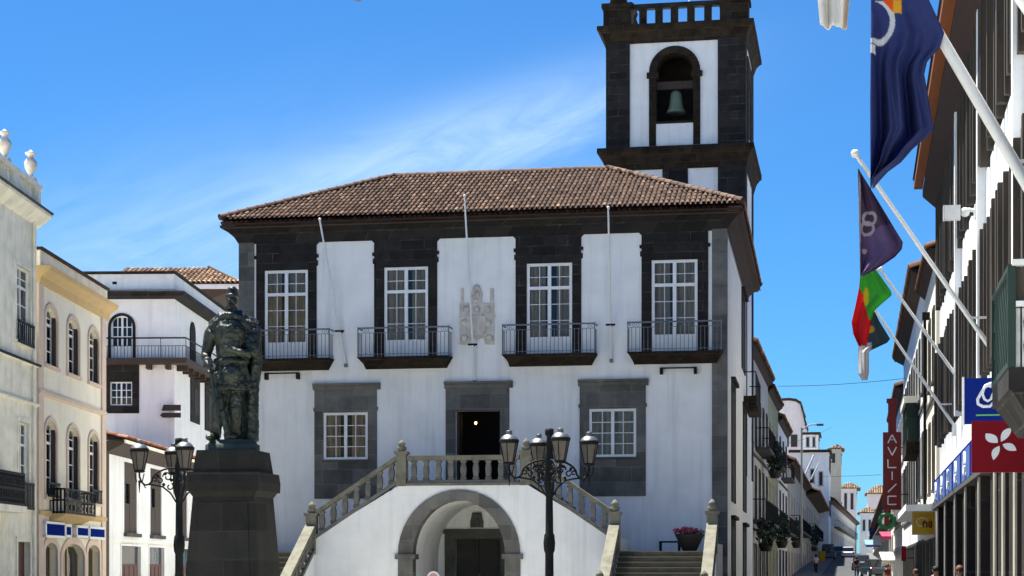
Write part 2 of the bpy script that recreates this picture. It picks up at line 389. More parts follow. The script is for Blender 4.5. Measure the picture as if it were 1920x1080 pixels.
# ---------------------------------------------------------------- building parts
def window(th, a, b, c, d, y=.12, cols=2, rows=3, fw=.07, mw=.035, leaf=2, transom=None, kick=0, frame=None, curtain_or_dark='curtain_or_dark', glass='glass', name='window'):
    frame = frame or M['frame']
    m = MB()
    m.box(a, a+fw, y, y+.06, c, d); m.box(b-fw, b, y, y+.06, c, d)
    m.box(a+fw, b-fw, y, y+.06, d-fw, d); m.box(a+fw, b-fw, y, y+.06, c, c+fw)
    x0, x1, z0, z1 = a+fw, b-fw, c+fw, d-fw
    if kick: m.box(x0, x1, y+.015, y+.05, z0, z0+kick); z0 += kick
    zt = None
    if transom: zt = lerp(c, d, transom); m.box(x0, x1, y-.005, y+.055, zt-fw*.55, zt+fw*.55)
    lw = (x1-x0)/leaf
    for i in range(1, leaf): m.box(x0+lw*i-fw*.62, x0+lw*i+fw*.62, y-.01, y+.05, c+fw, d-fw)
    for i in range(leaf):
        for k in range(1, cols):
            xx = x0+lw*i+lw*k/cols; m.box(xx-mw/2, xx+mw/2, y+.01, y+.045, z0, z1)
    if transom:
        for k in range(1, rows): zz = lerp(z0, zt, k/rows); m.box(x0, x1, y+.012, y+.043, zz-mw/2, zz+mw/2)
        zz = lerp(zt, z1, .5); m.box(x0, x1, y+.012, y+.043, zz-mw/2, zz+mw/2)
    else:
        for k in range(1, rows): zz = lerp(z0, z1, k/rows); m.box(x0, x1, y+.012, y+.043, zz-mw/2, zz+mw/2)
    w = m.build(name, frame, th)
    MB().quad((x0, y+.03, z0), (x1, y+.03, z0), (x1, y+.03, z1), (x0, y+.03, z1)).build('pane', M[glass], w)
    n = 28; q = MB(); rnd = random.Random(int(abs(a*37+c*91))); lo, hi = (rnd.uniform(.34, .5), rnd.uniform(.5, .64)) if curtain_or_dark == 'curtain_or_dark' else (.5, .5)
    for i in range(n):
        if lo < (i+.5)/n < hi: continue
        xa, xb = lerp(a, b, i/n), lerp(a, b, (i+1)/n); ya, yb = y+.2+.03*math.sin(i*1.9), y+.2+.03*math.sin((i+1)*1.9)
        q.quad((xa, ya, c), (xb, yb, c), (xb, yb, d), (xa, ya, d))
    q.build('curtain_or_dark', M[curtain_or_dark], w)  # in the dim version, a dark sheet standing in for the unlit room
    if curtain_or_dark == 'curtain_or_dark': MB().quad((a, y+.34, c), (b, y+.34, c), (b, y+.34, d), (a, y+.34, d)).build('dim_backing', M['dim'], w)  # dark sheet painted as the room's shade behind the curtain gap
    return w
def surround(m, a, b, c, d, t, y0=-.05, y1=.03, rise=0, sill=True):
    if rise:
        zt = d-rise; m.box(a-t, a, y0, y1, c, zt); m.box(b, b+t, y0, y1, c, zt)
        cx, hw = (a+b)/2, (b-a)/2; n = 12
        for i in range(n):
            p, q = math.pi*i/n, math.pi*(i+1)/n
            P = [(cx+hw*math.cos(p), zt+rise*math.sin(p)), (cx+(hw+t)*math.cos(p), zt+(rise+t)*math.sin(p)),
                 (cx+(hw+t)*math.cos(q), zt+(rise+t)*math.sin(q)), (cx+hw*math.cos(q), zt+rise*math.sin(q))]
            m.prism(P, y0, y1)
    else:
        m.box(a-t, a, y0, y1, c, d); m.box(b, b+t, y0, y1, c, d); m.box(a-t, b+t, y0, y1, d, d+t)
    if sill: m.box(a-t*1.2, b+t*1.2, y0-.05, y1, c-t*.8, c)
    return m
def tile_slope(m, A, B, Rr, Rl, pitch=.22, row=.36, rad=.085, seed=1, cols=None):
    """rows of barrel tiles over the slope with eave A-B and ridge Rl-Rr"""
    rnd = random.Random(seed)
    A, B, Rr, Rl = map(Vector, (A, B, Rr, Rl))
    ux = (B-A).normalized(); up = Rl-A; up = up-ux*up.dot(ux); Ls = up.length; up.normalize(); nn = ux.cross(up); ribk = [rnd.uniform(.8, 1.15) for _ in range(400)]
    if nn.z < 0: nn = -nn
    W_ = (B-A).length; l1 = (Rl-A).dot(ux); r1 = (Rr-A).dot(ux)
    nr = max(1, int(Ls/row)); pal = cols or [(.112,.060,.035),(.084,.044,.027),(.132,.076,.046),(.060,.032,.022),(.20,.13,.085),(.10,.051,.029),(.08,.05,.032)]
    n = int(W_/pitch)
    for i in range(n):
        x = (i+.5)*W_/n
        for j in range(nr):
            s0 = j*Ls/nr; s1 = s0+Ls/nr*1.06; f = (s0+s1)/2/Ls
            if not (l1*f-.02 <= x <= W_+(r1-W_)*f+.02): continue
            base = rnd.choice(pal[:3]) if rnd.random() < .6 else rnd.choice(pal); k = rnd.uniform(.82, 1.12)*ribk[i % 400]*(1.35 if j == 0 else 1); m.tint = tuple(c*k for c in base)
            jx = rnd.uniform(-.012, .012); vs = []
            for s, r, h in ((s0, rad, .03), (s1, rad*.9, .008)):
                for q in range(6):
                    t = math.pi*q/5
                    p = A+ux*(x+jx+math.cos(t)*r)+up*s+nn*(h+math.sin(t)*r)
                    vs.append(tuple(p))
            m.add(vs, [(q, q+1, q+7, q+6) for q in range(5)], True)
    m.tint = None
def ridge_tiles(m, P, Q, r=.11, step=.4, seed=3):
    rnd = random.Random(seed); P, Q = Vector(P), Vector(Q); d = Q-P; n = max(1, int(d.length/step)); d.normalize()
    side = d.cross(Vector((0, 0, 1))).normalized(); up = side.cross(d)
    m.tint = (.085, .055, .04); m.tube([tuple(P), tuple(Q)], r*.85, 6)
    for i in range(n):
        s0 = i*step; s1 = s0+step*1.08; k = rnd.uniform(.6, 1.2); m.tint = (.17*k, .11*k, .08*k); vs = []
        for s, rr in ((s0, r), (s1, r*.85)):
            for q in range(6):
                t = math.pi*q/5; vs.append(tuple(P+d*s+side*math.cos(t)*rr+up*(math.sin(t)*rr+.02)))
        m.add(vs, [(q, q+1, q+7, q+6) for q in range(5)], True)
    m.tint = None
def foliage(m, c, r, n, size, cols, seed=0):
    rnd = random.Random(seed)
    for i in range(n):
        while True:
            p = Vector((rnd.uniform(-1, 1), rnd.uniform(-1, 1), rnd.uniform(-1, 1)))
            if .3 < p.length < 1: break
        p = Vector((c[0]+p.x*r[0], c[1]+p.y*r[1], c[2]+p.z*r[2]))
        a = Vector((rnd.gauss(0, 1), rnd.gauss(0, 1), rnd.gauss(0, 1))).normalized(); b = a.orthogonal().normalized()
        s = size*rnd.uniform(.6, 1.4); m.tint = rnd.choice(cols)
        m.add([tuple(p-a*s), tuple(p+b*s*.5), tuple(p+a*s), tuple(p-b*s*.5)], [(0, 1, 2, 3)])
    m.tint = None
# ================================================================ ground
def ground():
    m = MB(); n = 24
    m.quad((-900, -300, 0), (900, -300, 0), (900, 1500, 0), (-900, 1500, 0))
    tag(m.build('ground', M['pave']), kind='structure')
ground()
W_st = Wall(1402, 92, 1612, 'left')          # left side of the street beyond the tower
def road():
    # the street starts level beside the town hall and then climbs gently
    m = MB(); a = math.atan2(1606-PCX, F); sd = Vector((math.sin(a), math.cos(a))); cr = Vector((math.cos(a), -math.sin(a)))
    o = Vector((0, 0)); st = [(40, .004), (105, .004), (130, .5), (180, 1.75), (260, 3.4), (330, 4.4)]
    for (s0, z0), (s1, z1) in zip(st, st[1:]):
        P = [o+sd*s0+cr*-2.9, o+sd*s0+cr*1.5, o+sd*s1+cr*1.5, o+sd*s1+cr*-2.9]
        m.quad(*[(p.x, p.y, z) for p, z in zip(P, (z0, z0, z1, z1))])
    tag(m.build('road', M['asphalt']), kind='structure')
    m = MB()
    for lo, hi in ((-9, -2.9), (1.5, 9)):
        for (s0, z0), (s1, z1) in zip(st, st[1:]):
            k = .12
            P = [o+sd*s0+cr*lo, o+sd*s0+cr*hi, o+sd*s1+cr*hi, o+sd*s1+cr*lo]
            m.hexa([(p.x, p.y, z-.4) for p, z in zip(P, (z0, z0, z1, z1))]+[(p.x, p.y, z+k) for p, z in zip(P, (z0, z0, z1, z1))])
    tag(m.build('pavement', M['paving']), kind='structure')
road()
def street_z(Y): return interp([(0, 0), (105, 0), (130, .5), (180, 1.75), (260, 3.4), (420, 5.5), (700, 8)], Y)

# ================================================================ town hall
CH = Wall(1362, 64, 1540, 'face')
def town_hall():
    t = thing('town_hall', 'white two storey town hall with black basalt window surrounds and a brown tiled hip roof', 'town hall', CH.loc, CH.rz)
    uL = CH.u(450); DEP = 17.0
    ze = .5*(CH.z(412, 411, -.7)+CH.z(1393, 382, -.7))          # eave edge
    zf = .5*(CH.z(650, 449)+CH.z(1145, 434))                     # foot of the dark frieze
    fr_px = [(497, 578, 507, 676), (721, 803, 500, 670), (988, 1073, 494, 664), (1222, 1308, 488, 660)]
    sur_px = [(481, 594), (702, 820), (967, 1090), (1203, 1328)]
    fz1 = sum(CH.z(.5*(a+b), c) for a, b, c, d in fr_px)/4; fz0 = sum(CH.z(.5*(a+b), d) for a, b, c, d in fr_px)/4
    fw = [(CH.u(a), CH.u(b), fz0, fz1) for a, b, _, _ in fr_px]
    lw_px = [(607, 690, 773, 863), (1105, 1193, 767, 856)]
    lz1 = sum(CH.z(.5*(a+b), c) for a, b, c, d in lw_px)/2; lz0 = sum(CH.z(.5*(a+b), d) for a, b, c, d in lw_px)/2
    lw = [(CH.u(a), CH.u(b), lz0, lz1) for a, b, _, _ in lw_px]
    zl = CH.z(870, 905, -4.2)                                    # landing
    dr = (CH.u(853.5), CH.u(938), zl, CH.z(895, 770))
    gd = (CH.u(853.5), CH.u(939), .12, CH.z(896, 1010))
    m = MB()
    m.wall(uL, 0, 0, zf+.25, fw+lw+[dr, gd], 0, .32)
    m.shell(uL, 0, 0, DEP, 0, ze-.1, top=True)
    m.build('wall', M['plaster'], t)
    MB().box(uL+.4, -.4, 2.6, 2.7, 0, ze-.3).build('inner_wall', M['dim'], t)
    # corner pilasters
    for a, b in ((uL-.03, CH.u(477)), (CH.u(1335), .03)):
        MB().box(a, b, -.06, .3, 0, zf+.1).build('corner_pilaster', M['stone'], t)
    # frieze and window surrounds in black stone
    m = MB()
    m.box(uL-.035, .035, -.055, .2, zf, ze-.75)
    m.build('frieze', M['basalt'], t)
    zb = fz0
    for (a, b), (wa, wb, c, d) in zip(sur_px, fw):
        m = MB(); ua, ub = CH.u(a), CH.u(b)
        m.box(ua, wa, -.05, .1, zb-.05, d); m.box(wb, ub, -.05, .1, zb-.05, d); m.box(ua, ub, -.05, .1, d, zf)
        for x, sg in ((ua, -1), (ub, 1)):
            k = .17
            if abs(x-CH.u(481)) < .01 or abs(x-CH.u(1328)) < .01: k = .07
            m.prism([(x, zf-k), (x+sg*k, zf), (x, zf)] if sg > 0 else [(x, zf-k), (x, zf), (x+sg*k, zf)], -.05, .05)
            m.box(x, x+sg*.07, -.052, .05, zf-.62, zf-.5)
            m.box(x, x+sg*.05, -.052, .05, zf-.9, zf-.72) if k > .1 else None
        m.build('window_surround', M['basalt'], t)
    for (a, b, c, d) in fw:
        window(t, a, b, c, d, y=-.015, cols=2, rows=3, fw=.1, mw=.022, transom=.73, kick=.52, curtain_or_dark='curtain_or_dark')
    # balconies
    bal_px = [(455, 617), (671, 841), (942, 1115), (1177, 1352)]
    D = .62
    for (a, b) in bal_px:
        ua, ub = CH.u(a, -D), CH.u(b, -D); h = .40
        m = MB()
        m.profx([(-D-.06, zb-.03), (-D-.06, zb-.12), (-D+.02, zb-.15), (-D+.10, zb-.24), (-.12, zb-h), (.05, zb-h), (.05, zb-.03)], ua+.16, ub-.16)
        for x, sg in ((ua+.16, -1), (ub-.16, 1)):      # moulded returns
            m.hexa([(x, -D+.10, zb-.24), (x+sg*.01, -D+.10, zb-.24), (x+sg*.01, .05, zb-h+.04), (x, .05, zb-h+.04),
                    (x, -D-.055, zb-.032), (x+sg*.20, -D-.055, zb-.032), (x+sg*.20, .05, zb-.032), (x, .05, zb-.032)])
        sl = m.build('balcony_slab', M['basalt_mossy'], t)
        m = MB(); zt = zb+.98
        m.tube([(ua, .0, zt), (ua, -D, zt), (ub, -D, zt), (ub, 0, zt)], .03, 6, smooth=False)
        m.tube([(ua, .0, zt-.17), (ua, -D, zt-.17), (ub, -D, zt-.17), (ub, 0, zt-.17)], .012, 4, smooth=False)
        m.tube([(ua, .0, zb+.06), (ua, -D, zb+.06), (ub, -D, zb+.06), (ub, 0, zb+.06)], .012, 4, smooth=False)
        nb = 23
        for i in range(nb+1):
            x = lerp(ua, ub, i/nb); r = .024 if i in (0, nb) else .013
            m.tube([(x, -D, zb-.02), (x, -D, zt-.17 if r < .02 else zt+.04)], r, 4, smooth=False)
        for x in (ua, ub):
            for k in range(1, 5): m.tube([(x, -D*k/5, zb-.02), (x, -D*k/5, zt-.17)], .0095, 4, smooth=False)
        for i in range(1, nb, 1):
            if i in (1, 2, nb-2, nb-1):
                x = lerp(ua, ub, (i+.5)/nb); m.tube([(x+.05*math.cos(q*math.pi/4), -D, zt-.085+.06*math.sin(q*math.pi/4)) for q in range(9)], .009, 4)
        m.build('railing', M['iron_grey'], sl)
    # grey panels round the lower windows and the door
    for i, ((a, b), (ca, cb), top, bot) in enumerate((((590, 707), (585, 711), 719, 935), ((1087, 1211), (1083, 1215), 711.5, 930.5))):
        w = lw[i]; z1 = CH.z(.5*(a+b), top+12); z0 = CH.z(.5*(a+b), bot); m = MB(); ua, ub = CH.u(a), CH.u(b)
        m.box(ua, w[0], -.045, .1, z0, z1); m.box(w[1], ub, -.045, .1, z0, z1); m.box(w[0], w[1], -.045, .1, w[3], z1); m.box(w[0], w[1], -.045, .1, z0, w[2])
        m.box(ua-.04, ub+.04, -.05, .06, z1-.75, z1-.62)
        o = m.build('window_surround', M['stone'], t)
        m = MB(); zc = CH.z(.5*(a+b), top)
        m.profx([(.05, z1), (.05, zc), (-.20, zc), (-.20, zc-.07), (-.13, zc-.11), (-.10, z1), (-.045, z1)], CH.u(ca, -.2), CH.u(cb, -.2))
        m.build('cornice', M['stone'], o)
        m = MB(); m.box(w[0]-.05, w[1]+.05, -.10, .1, w[2]-.07, w[2]-.001); m.build('sill', M['stone_dark'], o)
        window(t, *w, y=-.012, cols=2, rows=4, fw=.09, mw=.026, curtain_or_dark='curtain_or_dark')
    m = MB(); ua, ub = CH.u(836), CH.u(955); z1 = CH.z(895, 728); zc = CH.z(895, 715.5)
    m.box(ua, dr[0], -.05, .1, zl, z1); m.box(dr[1], ub, -.05, .1, zl, z1); m.box(dr[0], dr[1], -.05, .1, dr[3], z1)
    m.box(dr[0]-.12, dr[0], -.075, .05, zl, dr[3]); m.box(dr[1], dr[1]+.12, -.075, .05, zl, dr[3]); m.box(dr[0]-.12, dr[1]+.12, -.075, .05, dr[3], dr[3]+.12)
    o = m.build('door_surround', M['stone'], t)
    MB().profx([(.05, z1), (.05, zc), (-.22, zc), (-.22, zc-.07), (-.14, zc-.11), (-.10, z1), (-.05, z1)], CH.u(832, -.2), CH.u(960, -.2)).build('cornice', M['stone'], o)
    # open doorway: leaves folded back inside a dim hall with a lamp
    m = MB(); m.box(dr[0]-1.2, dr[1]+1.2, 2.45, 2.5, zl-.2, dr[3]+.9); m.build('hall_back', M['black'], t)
    for x0 in (dr[0]+.01, dr[1]-.07): MB().box(x0, x0+.06, .33, 1.05, zl, dr[3]-.02).build('door', M['wood_dark'], t)
    # ground door inside the arch
    m = MB(); ua, ub = CH.u(834.5), CH.u(946); z1 = CH.z(892, 992)
    m.box(ua, gd[0], -.07, .1, 0, z1-.16); m.box(gd[1], ub, -.07, .1, 0, z1-.16); m.box(gd[0], gd[1], -.07, .1, gd[3], z1-.16)
    m.box(ua-.05, ub+.05, -.13, .1, z1-.16, z1); m.build('door_surround', M['stone_dark'], t)
    m = MB(); gm = (gd[0]+gd[1])/2
    for a, b in ((gd[0], gm-.01), (gm+.01, gd[1])):
        m.box(a, b, .2, .26, gd[2], gd[3])
        for k in range(3):
            zz = lerp(gd[2], gd[3], (k+.15)/3); m.box(a+.12, b-.12, .17, .2, zz, zz+(gd[3]-gd[2])/3*.72)
    o = m.build('door', M['dim'], t)
    MB().box(gm+.02, gm+.05, .12, .17, 1.2, 1.5).build('handle', M['iron_grey'], o)
    # carved emblem over it
    m = MB(); a, b = CH.u(884), CH.u(905); zz0, zz1 = CH.z(894, 989), CH.z(894, 961); h = zz1-zz0; c = (a+b)/2
    m.prism([(a-.03, zz0), (b+.03, zz0), (b+.03, zz0+h*.45), (b, zz0+h*.58), (b-.04, zz1), (a+.04, zz1), (a, zz0+h*.58), (a-.03, zz0+h*.45)], -.09, .02)
    m.ball((c, -.09, zz0+h*.35), (.12, .06, .17)); m.ball((c, -.09, zz0+h*.8), (.09, .05, .1)); m.build('emblem', M['stone_dark'], t)
    # carved coat of arms over the main door
    m = MB()
    def cp(px, py): return CH.uz(px, py)
    def plate(poly, y0, y1): m.prism([cp(*p) for p in poly], y0, y1)
    plate([(862, 646), (880, 646), (884, 634), (907, 634), (910, 646), (927, 646), (927, 568), (862, 568)], -.05, .02)
    plate([(864, 568), (870, 568), (870, 541), (864, 541)], -.045, .02); plate([(919, 568), (926, 568), (926, 541), (919, 541)], -.045, .02)
    plate([(884, 570), (903, 570), (905, 552), (901, 541), (894, 534), (887, 541), (883, 552)], -.07, .02)
    for px, py, r in ((894, 540, .13), (894, 552, .16), (894, 563, .1), (875, 580, .14), (914, 580, .14), (872, 606, .16), (914, 606, .16), (871, 634, .15), (918, 634, .15), (894, 580, .13), (884, 594, .1), (905, 594, .1)):
        u, z = cp(px, py); m.ball((u, -.05, z), (r, .06, r*.9), 8, 6)
    u, z = cp(894, 612); m.prism([(u-.34, z+.36), (u-.34, z-.15), (u-.2, z-.38), (u, z-.48), (u+.2, z-.38), (u+.34, z-.15), (u+.34, z+.36)], -.11, .0)
    m.box(u-.28, u+.28, -.13, -.1, z+.1, z+.14); m.box(u-.02, u+.02, -.13, -.1, z-.4, z+.34)
    m.box(cp(862, 590)[0]-.03, cp(927, 590)[0]+.03, -.075, .02, cp(894, 594)[1]-.03, cp(894, 594)[1]+.03)
    m.build('coat_of_arms', M['crest'], t)
    # side wall openings on the street (x = 0 plane)
    def side(px, py): return CH.vz(px, py, 0)
    for (pa, pb, y0, y1) in ((1371.5, 1377.5, 940, 733), (1393, 1398, 958, 776), (1371.5, 1377.5, 1105, 987), (1393, 1398, 1100, 998), (1390.5, 1396, 690, 566)):
        va, z0 = side(pa, y0); vb, _ = side(pb, y0); _, z1 = side(.5*(pa+pb), y1)
        m = MB(); m.box(.0, .04, va-.25, va, z0, z1); m.box(.0, .04, vb, vb+.25, z0, z1); m.box(.0, .04, va-.25, vb+.25, z1, z1+.25)
        o = m.build('window', M['basalt'], t)
        MB().box(-.05, .012, va, vb, z0, z1).build('pane', M['dim'], o)
        MB().box(.0, .16, va-.35, vb+.35, z1+.25, z1+.37).build('hood', M['basalt'], o)
    va, z0 = side(1394, 742); vb, _ = side(1404, 742); zt = side(1394, 660)[1]
    sl = MB().box(.0, .55, va, vb+.6, z0-.4, z0).build('balcony_slab', M['basalt_mossy'], t)
    m = MB(); va2, vb2 = va+.02, vb+.55
    for k in range(12): yy_ = lerp(va2, vb2, k/11); m.tube([(.5, yy_, z0), (.5, yy_, z0+1)], .012, 4)
    m.tube([(0, va2, z0+1), (.5, va2, z0+1), (.5, vb2, z0+1), (0, vb2, z0+1)], .025, 5, smooth=False); m.build('railing', M['iron'], sl)
    # roof
    eL, eR = CH.u(412, -.7), CH.u(1393, -.7); ye, yk = -.7, 4.9
    yb = DEP+1.2
    zk = .5*(CH.z(745, 331, yk)+CH.z(1135, 318, yk)); rL, rR = CH.u(742, yk), CH.u(1138, yk)
    zt0 = ze+.02
    bed = MB()
    E = [(eL, ye, zt0), (eR, ye, zt0), (eR, yb, zt0), (eL, yb, zt0)]; K = [(rL, yk, zk), (rR, yk, zk), (rR, yb-5.4, zk), (rL, yb-5.4, zk)]
    for i in range(4): j = (i+1) % 4; bed.quad(E[i], E[j], K[j], K[i])
    bed.quad(*K); roof = bed.build('roof', M['tile_bed'], t)
    m = MB(); tile_slope(m, E[0], E[1], K[1], K[0], .178, .46, .066, 1); tile_slope(m, E[1], E[2], K[2], K[1], .26, .5, .11, 2); tile_slope(m, E[3], E[0], K[0], K[3], .26, .5, .11, 4)
    m.build('roof_tiles', M['tile'], roof)
    for i in range(4): m = MB(); ridge_tiles(m, tuple(Vector(E[i])+Vector((0, 0, .05))), tuple(Vector(K[i])+Vector((0, 0, .05))), .12, .4, i); m.build('hip_tiles', M['tile'], roof)
    for i, (a, b) in enumerate(((0, 1), (1, 2), (0, 3))): m = MB(); ridge_tiles(m, K[a], K[b], .13, .4, 9+i); m.build('ridge_tiles', M['tile'], roof)
    # two courses of tile ends under the edge (front and street side)
    m = MB(); rnd = random.Random(5)
    for c_, (dy, dz) in enumerate(((.02, -.10), (.10, -.21))):
        n_ = int((eR-eL)/.178)
        for i in range(n_):
            x = eL+(i+.5+.5*(c_ % 2))*(eR-eL)/n_; k = rnd.uniform(.5, 1.1); m.tint = (.25*k, .13*k, .095*k)
            vs = [(x+math.cos(math.pi*q/5)*.074, y, ze+dz+math.sin(math.pi*q/5)*.085-.03) for y in (ye+dy, ye+dy+.45) for q in range(6)]
            m.add(vs, [(q, q+1, q+7, q+6) for q in range(5)], True)
        m.tint = (.10, .055, .04); m.box(eL+.02+dy, eR-.02-dy, ye+dy+.03, ye+dy+.3, ze+dz-.075, ze+dz-.035)
        n_ = int((yb-ye)/.26)
        for sx in (eL, eR):
            for i in range(n_):
                y = ye+(i+.5)*(yb-ye)/n_; k = rnd.uniform(.5, 1.1); m.tint = (.22*k, .10*k, .075*k); s = -1 if sx > 0-5 else 1
                vs = [(xx, y+math.cos(math.pi*q/5)*.11*s, ze+dz+math.sin(math.pi*q/5)*.085-.03) for xx in (sx+s*dy, sx+s*(dy+.45)) for q in range(6)]
                m.add(vs, [(q, q+1, q+7, q+6) for q in range(5)], True)
    m.tint = None
    m.build('eave_tiles', M['tile'], roof)
    # coved stone soffit under the eaves
    zs = ze-.26
    m = MB(); pr = [(0.03, ze-.78), (.16, ze-.55), (.36, ze-.36), (.56, zs)]
    for (a, za), (b, zb2) in zip(pr, pr[1:]):
        A0 = [(uL-a, -a), (a, -a), (a, DEP+a), (uL-a, DEP+a)]; B0 = [(uL-b, -b), (b, -b), (b, DEP+b), (uL-b, DEP+b)]
        for i in (0,):
            j = (i+1) % 4; m.quad((*A0[i], za), (*A0[j], za), (*B0[j], zb2), (*B0[i], zb2))
    m.quad((uL-.56, -.56, zs), (.56, -.56, zs), (eR, ye, zs+.06), (eL, ye, zs+.06))
    m.build('cove', M['basalt'], roof)
    m = MB()
    for (a, za), (b, zb2) in zip(pr, pr[1:]):
        A0 = [(uL-a, -a), (a, -a), (a, DEP+a), (uL-a, DEP+a)]; B0 = [(uL-b, -b), (b, -b), (b, DEP+b), (uL-b, DEP+b)]
        for i in (1, 2, 3):
            j = (i+1) % 4; m.quad((*A0[i], za), (*A0[j], za), (*B0[j], zb2), (*B0[i], zb2))
    m.quad((.56, -.56, zs), (.56, DEP+.56, zs), (eR, yb, zs+.06), (eR, ye, zs+.06)); m.quad((uL-.56, DEP+.56, zs), (uL-.56, -.56, zs), (eL, ye, zs+.06), (eL, yb, zs+.06))
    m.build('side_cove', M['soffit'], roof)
    # bars below two balconies
    return dict(uL=uL, zl=zl, ze=ze, zb=zb, dr=dr)
H = town_hall()

def hall_fittings():
    for (pa, pb, y0, y1, lab) in ((499, 563, 700, 712, 'thin black bracket bar below the leftmost balcony of the town hall, beside the statue'), (1238, 1307, 690, 702, 'thin black bracket bar below the rightmost balcony of the town hall')):
        ua, z1 = CH.uz(pa, y0); ub, _ = CH.uz(pb, y0); z0 = CH.z(.5*(pa+pb), y1)
        t = thing('bracket_bar', lab, 'bracket', CH.w(ua, 0, z0), CH.rz, 'bracket bars below the balconies')
        MB().box(0, ub-ua, -.2, -.16, z1-z0-.05, z1-z0).build('bar', M['iron'], t)
        for x in (0, ub-ua-.1): MB().box(x, x+.1, -.24, .0, 0, z1-z0-.02).build('bracket', M['iron'], t)
    # three bare flagpoles leaning from the wall
    for tip, foot, mid, lab in (((599.5, 413), (648, 683), (640, 620), 'bare white flagpole leaning left between the two left balconies of the town hall'),
                           ((871, 369), (890, 714), (889, 645), 'bare white flagpole in front of the carved coat of arms'),
                           ((1140.5, 391), (1146, 674), (1145, 608), 'bare white flagpole between the two right balconies of the town hall')):
        u0, z0 = CH.uz(*foot, -.12); u1, z1 = CH.uz(*tip, -1.3)
        t = thing('flagpole', lab, 'flagpole', CH.w(u0, -.12, z0), CH.rz, 'bare flagpoles on the town hall front')
        MB().tube([(0, 0, 0), (u1-u0, -1.18, z1-z0)], [.042, .032], 8).build('pole', M['white_metal'], t)
        MB().ball((u1-u0, -1.18, z1-z0+.03), .055).build('finial', M['white_metal'], t)
        f = (foot[1]-mid[1])/(foot[1]-tip[1]); x, y, z = (u1-u0)*f, -1.18*f, (z1-z0)*f
        MB().box(x-.16, x+.16, y-.05, y+.03, z-.03, z+.03).box(x-.02, x+.02, y, .11, z-.025, z+.025).build('holder', M['iron'], t)
        MB().box(-.05, .05, -.05, .11, -.1, .02).build('foot_socket', M['iron_grey'], t)
    # hall lamp
    u, z = CH.uz(892, 793, 1.6)
    t = thing('hall_lamp', 'small glowing lamp hanging in the dark main doorway', 'lamp', CH.w(u, 1.6, z), CH.rz)
    MB().ball((0, 0, 0), (.045, .045, .06)).build('bulb', M['bulb'], t)
    MB().tube([(0, 0, .07), (0, 0, H['dr'][3]+.55-z)], .008, 5).build('cord', M['iron'], t)
    MB().lathe([(.02, .1), (.05, .07), (.08, .04)], n=10).build('cap', M['iron'], t)
hall_fittings()

